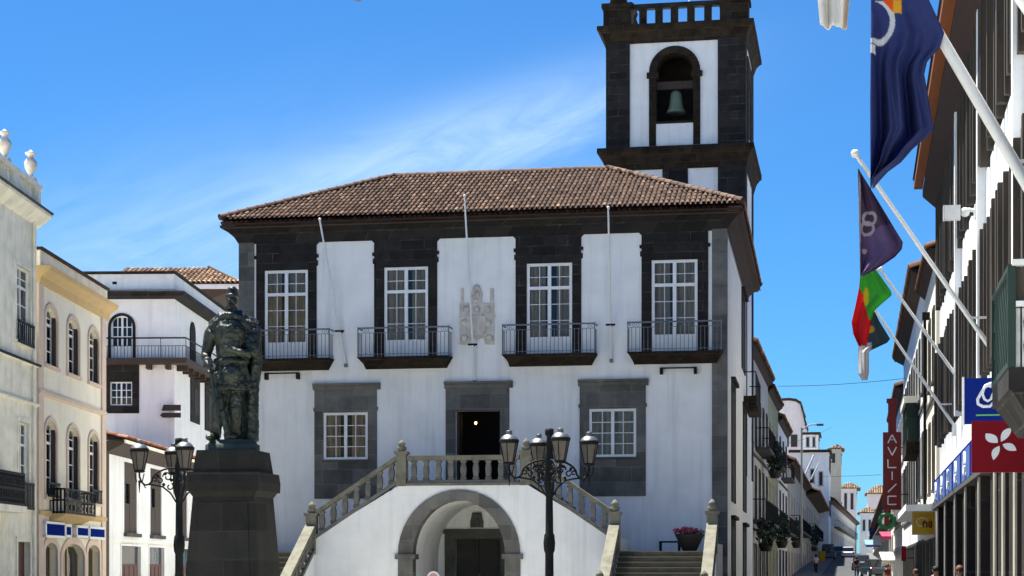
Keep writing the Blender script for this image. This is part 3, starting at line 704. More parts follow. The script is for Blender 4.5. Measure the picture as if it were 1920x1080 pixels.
# ================================================================ staircase
def staircase():
    FY = -4.2; zl = H['zl']; zm = 2.25
    t = thing('staircase', 'double stone staircase with white wall and arch below the town hall door', 'staircase', CH.loc, CH.rz)
    U = lambda px: CH.u(px, FY)
    u0, u1, u2, u3 = U(583), U(752), U(985), U(1152); uo0, uo3 = U(583)-(U(1335)-U(1152)), U(1335)
    zs0, zs3 = CH.z(592, 1011, FY), CH.z(1140, 1008, FY)
    cx, ri, ro = U(860.5), (U(948)-U(773))/2, (U(975)-U(746))/2
    zsp = CH.z(860, 1040, FY); zap = CH.z(860, 937, FY)
    def top(u): return interp([(u0, zs0), (u1, zl-.04), (u2, zl-.04), (u3, zs3)], u)
    def bot(u):
        d = abs(u-cx)
        return 0 if d >= ri else zsp+math.sqrt(max(0, ri*ri-d*d))*(zap-zsp)/ri
    us = sorted({u0, u1, u2, u3, cx-ri, cx+ri, *[cx-ri*math.cos(math.pi*i/28) for i in range(29)]})
    m = MB()
    for a, b in zip(us, us[1:]):
        e = 1e-6; m.quad((a, FY, bot(a+e)), (b, FY, bot(b-e)), (b, FY, top(b)), (a, FY, top(a)))
    m.quad((u0, 0, 0), (u0, FY, 0), (u0, FY, zs0), (u0, 0, zs0)); m.quad((u3, FY, 0), (u3, 0, 0), (u3, 0, zs3), (u3, FY, zs3))
    # vault inside
    pts = [(cx-ri, 0)]+[(cx-ri*math.cos(math.pi*i/28), bot(cx-ri*math.cos(math.pi*i/28)*(1-1e-9))) for i in range(29)]+[(cx+ri, 0)]
    for (a, za), (b, zb) in zip(pts, pts[1:]): m.quad((a, FY, za), (a, -.02, za), (b, -.02, zb), (b, FY, zb))
    m.build('front_wall', M['plaster'], t)
    m = MB(); k = (zap-zsp)/ri; ko = (CH.z(860, 918, FY)-zsp)/ro
    n = 22
    for i in range(n):
        p, q = math.pi*i/n, math.pi*(i+1)/n
        P = [(cx+r*math.cos(w), zsp+r*kk*math.sin(w)) for w, r, kk in ((p, ri-.02, k), (p, ro, ko), (q, ro, ko), (q, ri-.02, k))]
        m.prism(P, FY-.05, FY+.45)
    for s in (-1, 1):
        a, b = sorted((cx+s*(ri-.02), cx+s*ro)); m.box(a, b, FY-.05, FY+.45, 0, zsp-.15)
        m.box(a-.09, b+.09, FY-.12, FY+.47, zsp-.15, zsp+.02)
    m.build('arch_surround', M['stone'], t)
    # landing and mid-landings
    MB().box(u1-.02, u2+.02, FY-.06, -.08, zl-.09, zl).build('landing', M['rail_dark'], t)
    for a, b in ((uo0, u0), (u3, uo3)): MB().box(a+.003, b-.003, FY+.3, -.03, 0, zm).build('mid_landing', M['step'], t)
    m = MB(); m.box(u0, u3, FY+.02, -.04, .0, .01)
    # upper flights (inside the wall line)
    for a, b in ((u0, u1), (u3, u2)):
        st = MB(); n = 13
        for i in range(n):
            xa, xb = lerp(a, b, i/n), lerp(a, b, (i+1)/n); z = lerp(zm, zl, (i+1)/n); st.box(xa, xb, FY+.35, -.05, z-.35, z)
        st.build('upper_steps', M['step'], t)
    # lower flights towards the square
    RUN = 3.9; n = 13
    for a, b in ((uo0, u0), (u3, uo3)):
        st = MB(); ns = MB()
        for i in range(n):
            z = zm*(n-i)/n; y1 = FY+.3-i*RUN/n; y0 = y1-RUN/n
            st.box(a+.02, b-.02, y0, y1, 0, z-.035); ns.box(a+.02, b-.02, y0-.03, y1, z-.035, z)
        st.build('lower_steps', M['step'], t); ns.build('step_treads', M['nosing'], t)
    # balustrades
    hb = .95
    def slope_rail(P, Q, axis, nb, wd, cope, lab=None, curb=None):
        """P, Q: (u, y, z of curb top); coping runs hb above"""
        P, Q = Vector(P), Vector(Q); d = Q-P; hor = Vector((d.x, d.y, 0)).normalized(); side = Vector((-hor.y, hor.x, 0))*wd/2
        def bar(z0, z1, s, name, mm):
            MB().hexa([tuple(P-side*s+Vector((0, 0, z0))), tuple(P+side*s+Vector((0, 0, z0))), tuple(Q+side*s+Vector((0, 0, z0))), tuple(Q-side*s+Vector((0, 0, z0))),
                    tuple(P-side*s+Vector((0, 0, z1))), tuple(P+side*s+Vector((0, 0, z1))), tuple(Q+side*s+Vector((0, 0, z1))), tuple(Q-side*s+Vector((0, 0, z1)))]).build(name, mm, t)
        bar(0, .14, 1, 'curb', M['rail_dark']); bar(hb-.15, hb, 1.15, 'coping', cope)
        for i in range(nb):
            f = (i+.5)/nb; c = P+d*f; w = .085; sl = d.z/max(1e-6, math.hypot(d.x, d.y))
            b = MB(); prof = [(.095, .13), (.095, .22), (.07, .26), (.09, .42), (.09, .55), (.065, .70), (.095, .74), (.095, .82)]
            ln = hb-.15
            b.lathe([(r*1.4, z*ln/.80) for r, z in prof], (c.x, c.y, c.z), 4, False, ph=.5)
            b.build('baluster', M['rail_dark'], t)
    def post(u, y, z0, h, r=.17):
        m = MB(); m.box(u-r, u+r, y-r, y+r, z0, z0+h); m.box(u-r-.05, u+r+.05, y-r-.05, y+r+.05, z0+h, z0+h+.1)
        m.lathe([(.08, 0), (.15, .05), (.17, .12), (.10, .19), (.13, .23), (.10, .30), (.05, .36), (.02, .39)], (u, y, z0+h+.1), 12)
        m.build('post', M['rail_stone'], t)
    y0 = FY+.12
    slope_rail((u1+.2, y0, zl-.05), (u2-.2, y0, zl-.05), 0, 9, .26, M['rail_stone'])
    slope_rail((u0+.15, y0, zs0), (u1-.15, y0, zl-.03), 0, 7, .26, M['rail_stone'])
    slope_rail((u3-.15, y0, zs3), (u2+.15, y0, zl-.03), 0, 7, .26, M['rail_stone'])
    for u, z in ((u1, zl-.1), (u2, zl-.1)): post(u, y0, z, 1.05)
    zp = CH.z(583, 962, FY)-.1
    for u in (u0, u3, uo3, uo0): post(u, y0, zm-.1, zp-zm+.1, .17)
    zc = CH.z(583, 985, FY)-hb
    for u in (uo0, u0, u3, uo3):
        slope_rail((u, y0-.18, zc+.03), (u, y0-.18-RUN, zc+.03-zm), 1, 9, .30, M['rail_stone'])
        post(u, y0-.18-RUN-.15, 0, 1.15)
        # string wall below the curb
        MB().hexa([(u-.14, y0-.18-RUN, 0), (u+.14, y0-.18-RUN, 0), (u+.14, y0-.15, 0), (u-.14, y0-.15, 0),
                   (u-.14, y0-.18-RUN, zc+.03-zm+.002), (u+.14, y0-.18-RUN, zc+.03-zm+.002), (u+.14, y0-.15, zc+.032), (u-.14, y0-.15, zc+.032)]).build('string_wall', M['plaster'], t)
    # plain parapets closing the mid-landings at their outer ends
    for u in (uo0, uo3): MB().box(u-.13, u+.13, y0+.17, -.02, 0, zm+.25).build('end_wall', M['plaster_dirty'], t)
    # flower pot on the right mid-landing
    c = CH.w(CH.u(1293, -2.2), -2.2, zm); p = thing('flower_pot', 'wide dark flower pot with red and pink blooms beside the town hall steps', 'flower pot', c, CH.rz)
    MB().lathe([(.20, 0), (.24, .04), (.42, .42), (.50, .56), (.46, .58), (.40, .54), (.05, .52)], n=18).build('pot', M['terracotta'], p)
    q = MB(); foliage(q, (0, 0, .63), (.52, .42, .13), 260, .05, [(.03, .06, .02), (.05, .09, .03), (.02, .04, .02)], 3); q.build('leaves', M['leaf'], p)
    q = MB(); foliage(q, (-.08, -.04, .70), (.50, .40, .10), 240, .05, [(.55, .03, .08), (.42, .02, .07), (.6, .10, .16), (.28, .01, .05)], 4); q.build('blooms', M['leaf'], p)
    a = CH.w(CH.u(1236, -1.6), -1.6, zm); b = thing('low_rail', 'low black metal rail on the landing beside the flower pot', 'rail', a, CH.rz)
    ln = CH.u(1276, -1.6)-CH.u(1236, -1.6)
    MB().box(0, ln, -.03, .03, .30, .36).build('bar', M['iron'], b)
    for x in (0, ln-.09): MB().box(x, x+.09, -.05, .05, 0, .34).build('leg', M['iron'], b)
staircase()

# ================================================================ bell tower
TW = Wall(1397, 86, 1602, 'face')
def tower():
    t = thing('bell_tower', 'tall square bell tower of black stone and white panels rising behind the town hall roof', 'bell tower', TW.loc, TW.rz)
    U = TW.u; Zf = lambda py, px=1267: TW.z(px, py)
    uL = U(1138); D = 6.6; zc1 = Zf(58); zc0 = Zf(290)
    # shaft with belfry openings on the front and the street side
    op = (U(1229), U(1301), Zf(231), Zf(98), (U(1301)-U(1229))/2)
    m = MB(); m.wall(uL, 0, 0, zc1+.3, [op], 0, .9); m.quad((uL, D, 0), (uL, 0, 0), (uL, 0, zc1+.3), (uL, D, zc1+.3))
    m.quad((0, D, 0), (uL, D, 0), (uL, D, zc1+.3), (0, D, zc1+.3)); m.quad((0, 0, 0), (0, D, 0), (0, D, zc1+.3), (0, 0, zc1+.3)); m.quad((uL, 0, zc1+.3), (0, 0, zc1+.3), (0, D, zc1+.3), (uL, D, zc1+.3))
    m.build('shaft', M['plaster'], t)
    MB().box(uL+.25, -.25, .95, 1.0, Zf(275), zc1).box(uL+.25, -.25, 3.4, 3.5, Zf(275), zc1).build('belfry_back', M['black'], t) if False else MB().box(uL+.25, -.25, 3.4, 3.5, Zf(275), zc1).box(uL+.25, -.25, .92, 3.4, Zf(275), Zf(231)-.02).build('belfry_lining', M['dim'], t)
    # corner piers, full height above and coursed below
    for a, b in ((uL-.04, U(1181)), (U(1346), .04)):
        MB().box(a, b, -.07, 1.1, Zf(276), zc1).build('corner_pier', M['basalt'], t)
        MB().box(a, b, -.065, 1.1, 6, Zf(314)).build('corner_pier', M['basalt'], t)
    MB().box(-.3, .042, D-1.1, D+.04, Zf(276), zc1).build('corner_pier', M['basalt'], t); MB().box(-.3, .042, D-1.1, D+.04, 6, Zf(314)).build('corner_pier', M['basalt'], t)
    # arch band, capitals
    m = MB(); cx = (op[0]+op[1])/2; ri = (op[1]-op[0])/2; ro = (U(1312)-U(1216))/2; zs = op[3]-op[4]
    n = 18
    for i in range(n):
        p, q = math.pi*i/n, math.pi*(i+1)/n
        m.prism([(cx+r*math.cos(w), zs+r*math.sin(w)) for w, r in ((p, ri-.03), (p, ro), (q, ro), (q, ri-.03))], -.06, .89)
    zb = Zf(272)
    for s in (-1, 1):
        a, b = sorted((cx+s*(ri-.03), cx+s*ro)); m.box(a, b, -.06, .89, zb, zs); m.box(a-.10, b+.10, -.13, .2, zs-.28, zs-.02)
    m.box(op[0], op[1], -.06, .2, op[2]-.01, op[2]+.1)
    m.build('belfry_arch', M['basalt_mossy'], t)
    MB().box(op[0]+.02, op[1]-.02, -.03, .3, zb+.05, op[2]-.012).build('parapet_panel', M['plaster'], t)
    # cornices
    def cornice(py0, py1, name, mm, out=.42):
        z0, z1 = Zf(py0), Zf(py1); h = z1-z0
        pr = [(.05, z0), (.10, z0+h*.2), (out*.45, z0+h*.5), (out*.8, z0+h*.72), (out, z0+h*.78), (out, z1)]
        m = MB()
        for (a, za), (b, zb2) in zip(pr, pr[1:]):
            A0 = [(uL-a, -a), (a, -a), (a, D+a), (uL-a, D+a)]; B0 = [(uL-b, -b), (b, -b), (b, D+b), (uL-b, D+b)]
            for i in range(4): j = (i+1) % 4; m.quad((*A0[i], za), (*A0[j], za), (*B0[j], zb2), (*B0[i], zb2))
        o = out; m.quad((uL-o, -o, z1), (o, -o, z1), (o, D+o, z1), (uL-o, D+o, z1)); m.build(name, mm, t)
    cornice(79, 46, 'cornice', M['basalt_mossy']); cornice(317, 276, 'cornice', M['basalt_mossy'])
    # lower band: dark slit between white panels
    MB().box(U(1242), U(1290), -.05, .1, 8, Zf(316)).build('slit_surround', M['basalt'], t)
    MB().box(U(1254), U(1287), -.06, .0, 8, Zf(320)).build('slit', M['black'], t)
    # roof balustrade
    zt = Zf(50); zr = Zf(12)
    for a, b, y0, y1 in ((uL-.15, U(1183), -.15, 1.0), (U(1350), .15, -.15, 1.0), (uL-.15, U(1183), D-1, D+.15), (U(1350), .15, D-1, D+.15)):
        m = MB(); m.box(a, b, y0, y1, zt, zr+.05); m.box(a-.08, b+.08, y0-.08, y1+.08, zr+.05, zr+.25)
        m.lathe([(.3, 0), (.42, .2), (.35, .6), (.18, 1.1), (.26, 1.3), (.05, 1.9)], ((a+b)/2, (y0+y1)/2, zr+.25), 8); m.build('corner_pinnacle', M['basalt_mossy'], t)
    for y0 in (.0, D-.35):
        MB().box(U(1183), U(1350), y0, y0+.35, zr-.02, zr+.2).build('coping', M['basalt'], t)
        for px in (1205, 1235, 1264, 1295, 1327): MB().box(U(px)-.17, U(px)+.17, y0+.05, y0+.3, zt-.1, zr).build('baluster', M['basalt_mossy'], t)
    for x0 in (-.35, uL): 
        MB().box(x0, x0+.35, 1.0, D-1, zr-.02, zr+.2).build('coping', M['basalt'], t)
        for k in range(6): yy_ = lerp(1.4, D-1.4, k/5); MB().box(x0+.05, x0+.3, yy_-.17, yy_+.17, zt-.1, zr).build('baluster', M['basalt_mossy'], t)
    MB().tube([(U(1283), 2.5, zt-.5), (U(1283), 2.5, zr+4)], .05, 6).build('mast', M['white_metal'], t)
    MB().box(U(1283)-.35, U(1283)+.35, 2.2, 2.8, zt-.5, zr-.5).build('mast_base', M['iron'], t)
    # street side panel: belfry opening outlined in stone
    m = MB(); ym = D/2; z0, z1 = Zf(236), Zf(100)
    m.box(0, .05, ym-1.5, ym-.85, Zf(274), z1-1); m.box(0, .05, ym+.85, ym+1.5, Zf(274), z1-1); m.box(0, .05, ym-1.5, ym+1.5, z1-1, z1+.2); m.build('side_arch', M['basalt_mossy'], t)
    MB().box(-.02, .02, ym-.85, ym+.85, z0, z1-1).build('side_opening', M['black'], t)
    # bell
    cz, tz = Zf(208), Zf(166); h = tz-cz
    b = thing('bell', 'greenish bronze bell hanging in the arched belfry opening', 'bell', TW.w(U(1266), .42, cz), TW.rz)
    r = (U(1284)-U(1248))/2
    MB().lathe([(r*.98, 0), (r*.98, h*.05), (r*.78, h*.22), (r*.66, h*.5), (r*.60, h*.8), (r*.48, h*.93), (r*.2, h), (.05, h)], n=20).build('body', M['bell'], b)
    MB().lathe([(.06, -.14), (.09, -.08), (.06, 0), (.02, .3)], n=8).build('clapper', M['iron'], b)
    MB().box(-1.05, 1.05, -.12, .12, h+.06, h+.42).build('headstock', M['wood_dark'], b); MB().box(-.12, .12, -.05, .05, h-.02, h+.1).build('hanger', M['iron'], b)
tower()
# ================================================================ left side of the square
LW = Wall(68.5, 60, 1040, 'left')
def left_white():
    t = thing('corner_house', 'weathered white house at the far left with urns on its roof balustrade', 'house', LW.loc, LW.rz)
    x0 = -19; z1 = LW.z(68, 412); zp = LW.z(68, 347)
    def op(pa, pb, yt, yb, rise=0): return (LW.u(pa), LW.u(pb), LW.z(.5*(pa+pb), yb), LW.z(.5*(pa+pb), yt), rise)
    wins = [op(30, 56, 502, 642), op(34, 53, 792, 952)]; door = op(32, 55, 1016, 1110)
    per = 5.2
    more = []
    for k in (1, 2, 3):
        for w in wins: more.append((w[0]-per*k, w[1]-per*k, w[2], w[3], 0))
    m = MB(); m.wall(x0, 0, 0, z1+.3, wins+more+[door], 0, .25); m.shell(x0, 0, 0, 9, 0, z1+.3); m.build('wall', M['plaster_old'], t)
    for w in wins+more:
        window(t, *w[:4], y=.1, cols=1, rows=3, transom=.74, fw=.07, curtain_or_dark='dim', frame=M['frame'])
    for w in wins+more: m = MB(); surround(m, *w[:4], .14, -.04, .03); m.build('window_surround', M['plaster_old'], t)
    MB().box(door[0], door[1], .16, .22, 0, door[3]).build('door', M['door_red'], t)
    m = MB(); surround(m, *door[:4], .16, -.04, .03, sill=False); m.build('door_surround', M['plaster_old'], t)
    # string courses, cornice, parapet with balustrade panels and urns
    MB().box(x0, .02, -.16, -.1, LW.z(67, 688), LW.z(67, 688)+.07).build('dark_strip', M['iron'], t)  # thin black strip along the upper string course
    for py, h in ((690, .12), (764, .1)): zz = LW.z(67, py); MB().profx([(.02, zz), (-.12, zz+h*.4), (-.12, zz+h), (.02, zz+h*1.3)], x0, .0).build('string_course', M['plaster_old'], t)
    m = MB(); m.profx([(.05, z1-.25), (-.12, z1-.15), (-.42, z1+.1), (-.42, z1+.2), (.05, z1+.22)], x0, .25); m.build('cornice', M['plaster_old'], t)
    m = MB(); m.box(x0, .30, -.48, .05, z1+.2, z1+.26); m.build('gutter', M['stone_dark'], t)
    zb = z1+.26; m = MB(); m.box(x0, .1, -.12, .15, zb, zb+.25); m.box(x0, .12, -.16, .18, zp-.16, zp); m.box(x0, .1, .10, .14, zb, zp)
    k = 0; x = -.2
    while x > x0: 
        m.box(x-.35, x+.3, -.12, .15, zb, zp-.1); 
        for q in range(5): m.lathe([(.05, 0), (.09, .25), (.05, .5), (.07, .7)], (x-.65-q*.32, 0, zb+.2), 6)
        x -= 2.4
    m.build('parapet', M['plaster_old'], t)
    for px, yb_, yt in ((57.5, 333, 281), (8.5, 297, 242)):
        u, z0 = LW.uz(px, yb_); h = LW.z(px, yt)-zp; m = MB(); r = .27
        m.box(u-.16, u+.16, -.16, .16, zp, zp+h*.10)
        m.lathe([(.07, h*.1), (.06, h*.2), (.10, h*.25), (.19, h*.42), (.21, h*.58), (.15, h*.68), (.09, h*.74), (.08, h*.80), (.17, h*.86), (.18, h*.9), (.06, h*.95), (.03, h)], (u, 0, zp), 12); m.build('urn', M['crest'], t)
    # iron balconies
    for w, py0, py1, out, a, b in ((wins[0], 648, 606, .12, -.1, .1), (wins[1], 955, 905, .12, -.05, .25),):
        za, zb2 = LW.z(45, py0), LW.z(45, py1); m = MB()
        for q in range(9): xx = lerp(w[0]+a, w[1]+b, q/8); m.box(xx-.035, xx+.035, -out, -out+.02, za, zb2)
        m.box(w[0]+a, w[1]+b, -out-.02, -out+.02, zb2-.08, zb2); m.box(w[0]+a, w[1]+b, -out-.02, -out+.02, za, za+.08); m.box(w[0]+a, w[1]+b, -out, .0, za, za+.05); m.build('balcony', M['iron'], t)
    ua, ub = -9.0, LW.u(45, -.6); za, zb2 = LW.z(40, 948, -.6), LW.z(40, 889, -.6)
    sl = MB().box(ua, ub+.05, -.68, .02, za-.22, za-.02).build('balcony_slab', M['plaster_old'], t); m = MB()
    n = 60
    for q in range(n+1): xx = lerp(ua, ub, q/n); m.box(xx-.014, xx+.014, -.62, -.6, za, zb2)
    for q in range(22): xx = lerp(ua, ub, (q+.5)/22); m.tube([(xx+.16*(1-.05*k)*math.cos(k*.6), -.61, .5*(za+zb2)+.2+.16*(1-.05*k)*math.sin(k*.6)) for k in range(13)], .018, 4); m.tube([(xx+.12*math.cos(k*.7), -.61, za+.28+.12*math.sin(k*.7)) for k in range(10)], .016, 4)
    for q in range(5): yy_ = lerp(-.6, 0, q/4); m.box(ub-.02, ub, yy_-.03, yy_+.03, za, zb2)
    m.box(ua, ub, -.64, -.58, zb2-.05, zb2+.03); m.box(ua, ub, -.64, -.58, za-.02, za+.06); m.box(ua, ub, -.625, -.595, .5*(za+zb2)-.04, .5*(za+zb2)+.04)
    m.box(ub-.03, ub+.01, -.6, 0, zb2-.05, zb2+.03); m.build('railing', M['iron'], sl)
    m = MB(); u = LW.u(64, -.08); m.tube([(u, -.08, 0), (u, -.08, z1)], .055, 8); m.build('downpipe', M['plaster_old'], t)
left_white()

LY = Wall(70, 60.6, 1050, 'left')
def yellow_house():
    t = thing('peach_trimmed_house', 'white three storey house with peach window arches and ochre cornice, second from the left', 'house', LY.loc, LY.rz)
    L_ = LY.u(196); zc = LY.z(135, 543); zt = LY.z(135, 508)
    def op(pa, pb, yt, yb, rise): return (LY.u(pa), LY.u(pb), LY.z(.5*(pa+pb), yb), LY.z(.5*(pa+pb), yt), rise)
    up = [op(84, 106, 577, 686, .35), op(126, 147, 598, 703, .35), op(166, 184, 620, 718, .35)]
    md = [op(84, 105, 789, 930, .35), op(126, 147, 802, 935, .35), op(166, 184, 815, 945, .35)]
    gd = [op(83, 106, 1017, 1105, .3), op(116, 157, 1018, 1105, .5), op(163, 185, 1025, 1105, .3)]
    zu0, zu1 = sum(w[2] for w in up)/3, sum(w[3] for w in up)/3; up = [(w[0], w[1], zu0, zu1, .4) for w in up]
    zm0, zm1 = sum(w[2] for w in md)/3, sum(w[3] for w in md)/3; md = [(w[0], w[1], zm0, zm1, .4) for w in md]
    zg = sum(w[3] for w in gd)/3; gd = [(w[0], w[1], .15, zg, w[4]) for w in gd]
    m = MB(); m.wall(0, L_, 0, zc, up+md+gd, 0, .3); m.shell(0, L_, 0, 10, 0, zt-.1); m.build('wall', M['plaster_warm'], t)
    for w in up+md:
        window(t, *w[:4], y=.16, cols=1, rows=3, transom=.72, fw=.08, curtain_or_dark='dim')
        m = MB(); surround(m, *w[:4], .15, -.05, .03, rise=.4); MB().box(w[1]-.06, w[1]-.002, .02, .29, w[2], w[3]-.15).build('dark_reveal_strip', M['wood_dark'], t); m.build('window_surround', M['peach'], t)  # dark brown strip along the far reveal of each window
    for i, w in enumerate(gd):
        window(t, *w[:4], y=.2, cols=1, rows=2, fw=.09, leaf=2 if i == 1 else 1, curtain_or_dark='dim', frame=M['ochre'], name='shop_window', glass='glass_dark')
        m = MB(); surround(m, *w[:4], .25, -.05, .03, rise=w[4], sill=False); m.build('window_surround', M['peach'], t)
    for a, b in ((-.02, LY.u(79)), (LY.u(189), L_+.02)): MB().box(a, b, -.06, .05, 0, zc).build('corner_strip', M['peach'], t)
    for py, mm in ((757, 'peach'), (969, 'ochre')):
        zz = LY.z(135, py); MB().profx([(.02, zz-.1), (-.10, zz-.02), (-.10, zz+.10), (.02, zz+.14)], .0, L_).build('string_course', M[mm], t)
    m = MB(); m.profx([(.05, zc-.42), (-.09, zc-.42), (-.14, zc-.2), (-.42, zc), (-.46, zc+.14), (.05, zc+.15)], -.03, L_+.35); m.build('cornice', M['ochre'], t)
    m = MB(); m.box(-.02, L_+.02, -.1, .15, zc+.15, zt); m.build('parapet', M['plaster_old'], t); m = MB(); m.box(-.05, L_+.08, -.18, .2, zt, zt+.1); m.build('coping', M['tile_bed'], t)
    # iron balcony, low window grille
    a, b, y0, y1 = LY.u(121, -.5), LY.u(178, -.5), LY.z(150, 966, -.5), LY.z(150, 920, -.5)
    sl = MB().profx([(.02, y0-.3), (-.45, y0-.08), (-.55, y0), (.02, y0)], a-.05, b+.05).build('balcony_slab', M['ochre'], t); m = MB()
    for q in range(26): xx = lerp(a, b, q/25); m.box(xx-.012, xx+.012, -.52, -.5, y0, y1)
    for q in range(9): xx = lerp(a, b, (q+.5)/9); m.tube([(xx+.13*(1-.05*k)*math.cos(k*.6), -.51, .5*(y0+y1)+.2+.13*(1-.05*k)*math.sin(k*.6)) for k in range(13)], .016, 4); m.tube([(xx+.1*math.cos(k*.7), -.51, y0+.22+.1*math.sin(k*.7)) for k in range(10)], .014, 4)
    for q in range(5):
        yy_ = lerp(-.5, 0, q/4); m.box(a, a+.02, yy_-.03, yy_+.03, y0, y1); m.box(b-.02, b, yy_-.03, yy_+.03, y0, y1)
    for zz in (y0+.02, y1-.05, .5*(y0+y1)): m.box(a, b, -.53, -.49, zz, zz+.06); m.box(a, a+.03, -.5, 0, zz, zz+.06); m.box(b-.03, b, -.5, 0, zz, zz+.06)
    m.build('railing', M['iron'], sl)
    for w in (md[0], md[2]):
        m = MB()
        for q in range(8): xx = lerp(w[0], w[1], q/7); m.box(xx-.03, xx+.03, -.14, -.12, zm0-.02, zm0+.45)
        for zz in (zm0, zm0+.42): m.box(w[0]-.05, w[1]+.05, -.15, -.11, zz-.03, zz+.04)
        m.build('window_grille', M['iron'], t)
    # blue shop signs
    for k, (pa, pb, y0, y1, lab) in enumerate(((84, 118, 1004, 983, 'wide blue shop sign in a pale frame, left end of the peach trimmed house'), (121, 130, 1003, 988, 'smallest square blue sign over the shop windows'),
                         (142, 162, 1004, 990, 'middling blue shop sign right of the small square one'), (166, 193, 1007, 992, 'blue shop sign at the right corner of the peach trimmed house'))):
        a, b = LY.u(pa, -.1), LY.u(pb, -.1); za, zb = LY.z(.5*(pa+pb), y0, -.1), LY.z(.5*(pa+pb), y1, -.1)
        s = thing('shop_sign', lab, 'sign', LY.w(a, -.1, za), LY.rz, 'blue shop signs on the peach trimmed house')
        MB().box(0, b-a, -.06, .09, 0, zb-za).build('panel', M['sign_blue'], s)
        m = MB(); m.box(-.12, 0, -.07, .095, -.06, zb-za+.06); m.box(b-a, b-a+.06, -.07, .095, -.06, zb-za+.06); m.box(-.12, b-a+.06, -.07, .095, zb-za, zb-za+.08); m.box(-.12, b-a+.06, -.07, .095, -.09, 0); m.build('frame', M['white_metal'], s)
yellow_house()

LH = Wall(198, 70.4, 1070, 'left')
def low_house():
    t = thing('low_tiled_house', 'low white house with red tile eaves and brown shutters behind the left street lamp', 'house', LH.loc, LH.rz)
    L_ = 19; ze = LH.z(245, 826, -.75)
    def op(pa, pb, yt, yb): return (LH.u(pa), LH.u(pb), LH.z(.5*(pa+pb), yb), LH.z(.5*(pa+pb), yt), 0)
    ws = [op(233, 257, 868, 1000), op(282, 303, 867, 1004), op(336, 351, 880, 1008)]; ds = [op(227, 263, 1024, 1100), op(279, 307, 1028, 1100), op(338, 356, 1030, 1100)]
    zz0, zz1 = ws[0][2], ws[0][3]; ws = [(w[0], w[1], zz0, zz1, 0) for w in ws]; ds = [(w[0], w[1], .1, ds[0][3], 0) for w in ds]
    m = MB(); m.wall(0, L_, 0, ze-.05, ws+ds, 0, .22); m.shell(0, L_, 0, 5.0, 0, ze-.05, top=False); m.build('wall', M['plaster'], t)
    for i, w in enumerate(ws):
        a, b, c, d = w[:4]; f = MB(); f.box(a, b, .05, .1, c, c+.42*(d-c)); f.box(a+.5*(b-a), b, .04, .1, c, d); f.box(a, b, .03, .11, d-.3*(d-c), d)
        o = f.build('shutter', M['wood_dark'], t); MB().box(a, b, .12, .14, c, d).build('pane', M['glass_dark'], o)
        MB().box(a-.1, b+.25, -.14, .1, c-.14, c-.001).build('sill', M['stone_dark'], t)
    for i, w in enumerate(ds):
        a, b, c, d = w[:4]; f = MB(); f.box(a, b, .1, .16, c, d-.7)
        for q in range(4): f.box(lerp(a, b, (q+.1)/4), lerp(a, b, (q+.9)/4), .08, .1, c+.1, d-.8)
        f.build('door', M['door_red'], t); MB().box(a, b, .1, .13, d-.7, d).build('fanlight', M['glass_dark'], t)
        f = MB(); surround(f, a, b, c, d, .12, -.03, .04, sill=False); f.build('door_surround', M['plaster'], t)
    zz = LH.z(245, 1020); MB().box(0, L_, -.03, .03, zz, zz+.06).build('string_course', M['plaster_old'], t)
    MB().box(-.02, .35, -.05, .05, 0, ze-.1).build('corner_strip', M['wood_dark'], t)
    # roof: timber eaves then tiles up to the wall behind
    MB().profx([(.05, ze-.55), (.05, ze-.06), (-.72, ze-.06), (-.70, ze-.16)], 0, L_).build('soffit', M['wood_dark'], t)
    MB().box(0, L_, -.76, -.70, ze-.14, ze-.02).build('gutter', M['plaster_old'], t)
    m = MB(); m.quad((0, -.8, ze), (L_, -.8, ze), (L_, 5, ze+1.35), (0, 5, ze+1.35)); r = m.build('roof', M['tile_bed'], t)
    m = MB(); tile_slope(m, (0, -.82, ze+.02), (L_, -.82, ze+.02), (L_, 5, ze+1.37), (0, 5, ze+1.37), .22, .4, .1, 8, [(.34,.15,.09),(.26,.11,.07),(.40,.20,.13),(.22,.10,.07)]); m.build('roof_tiles', M['tile'], r)
low_house()

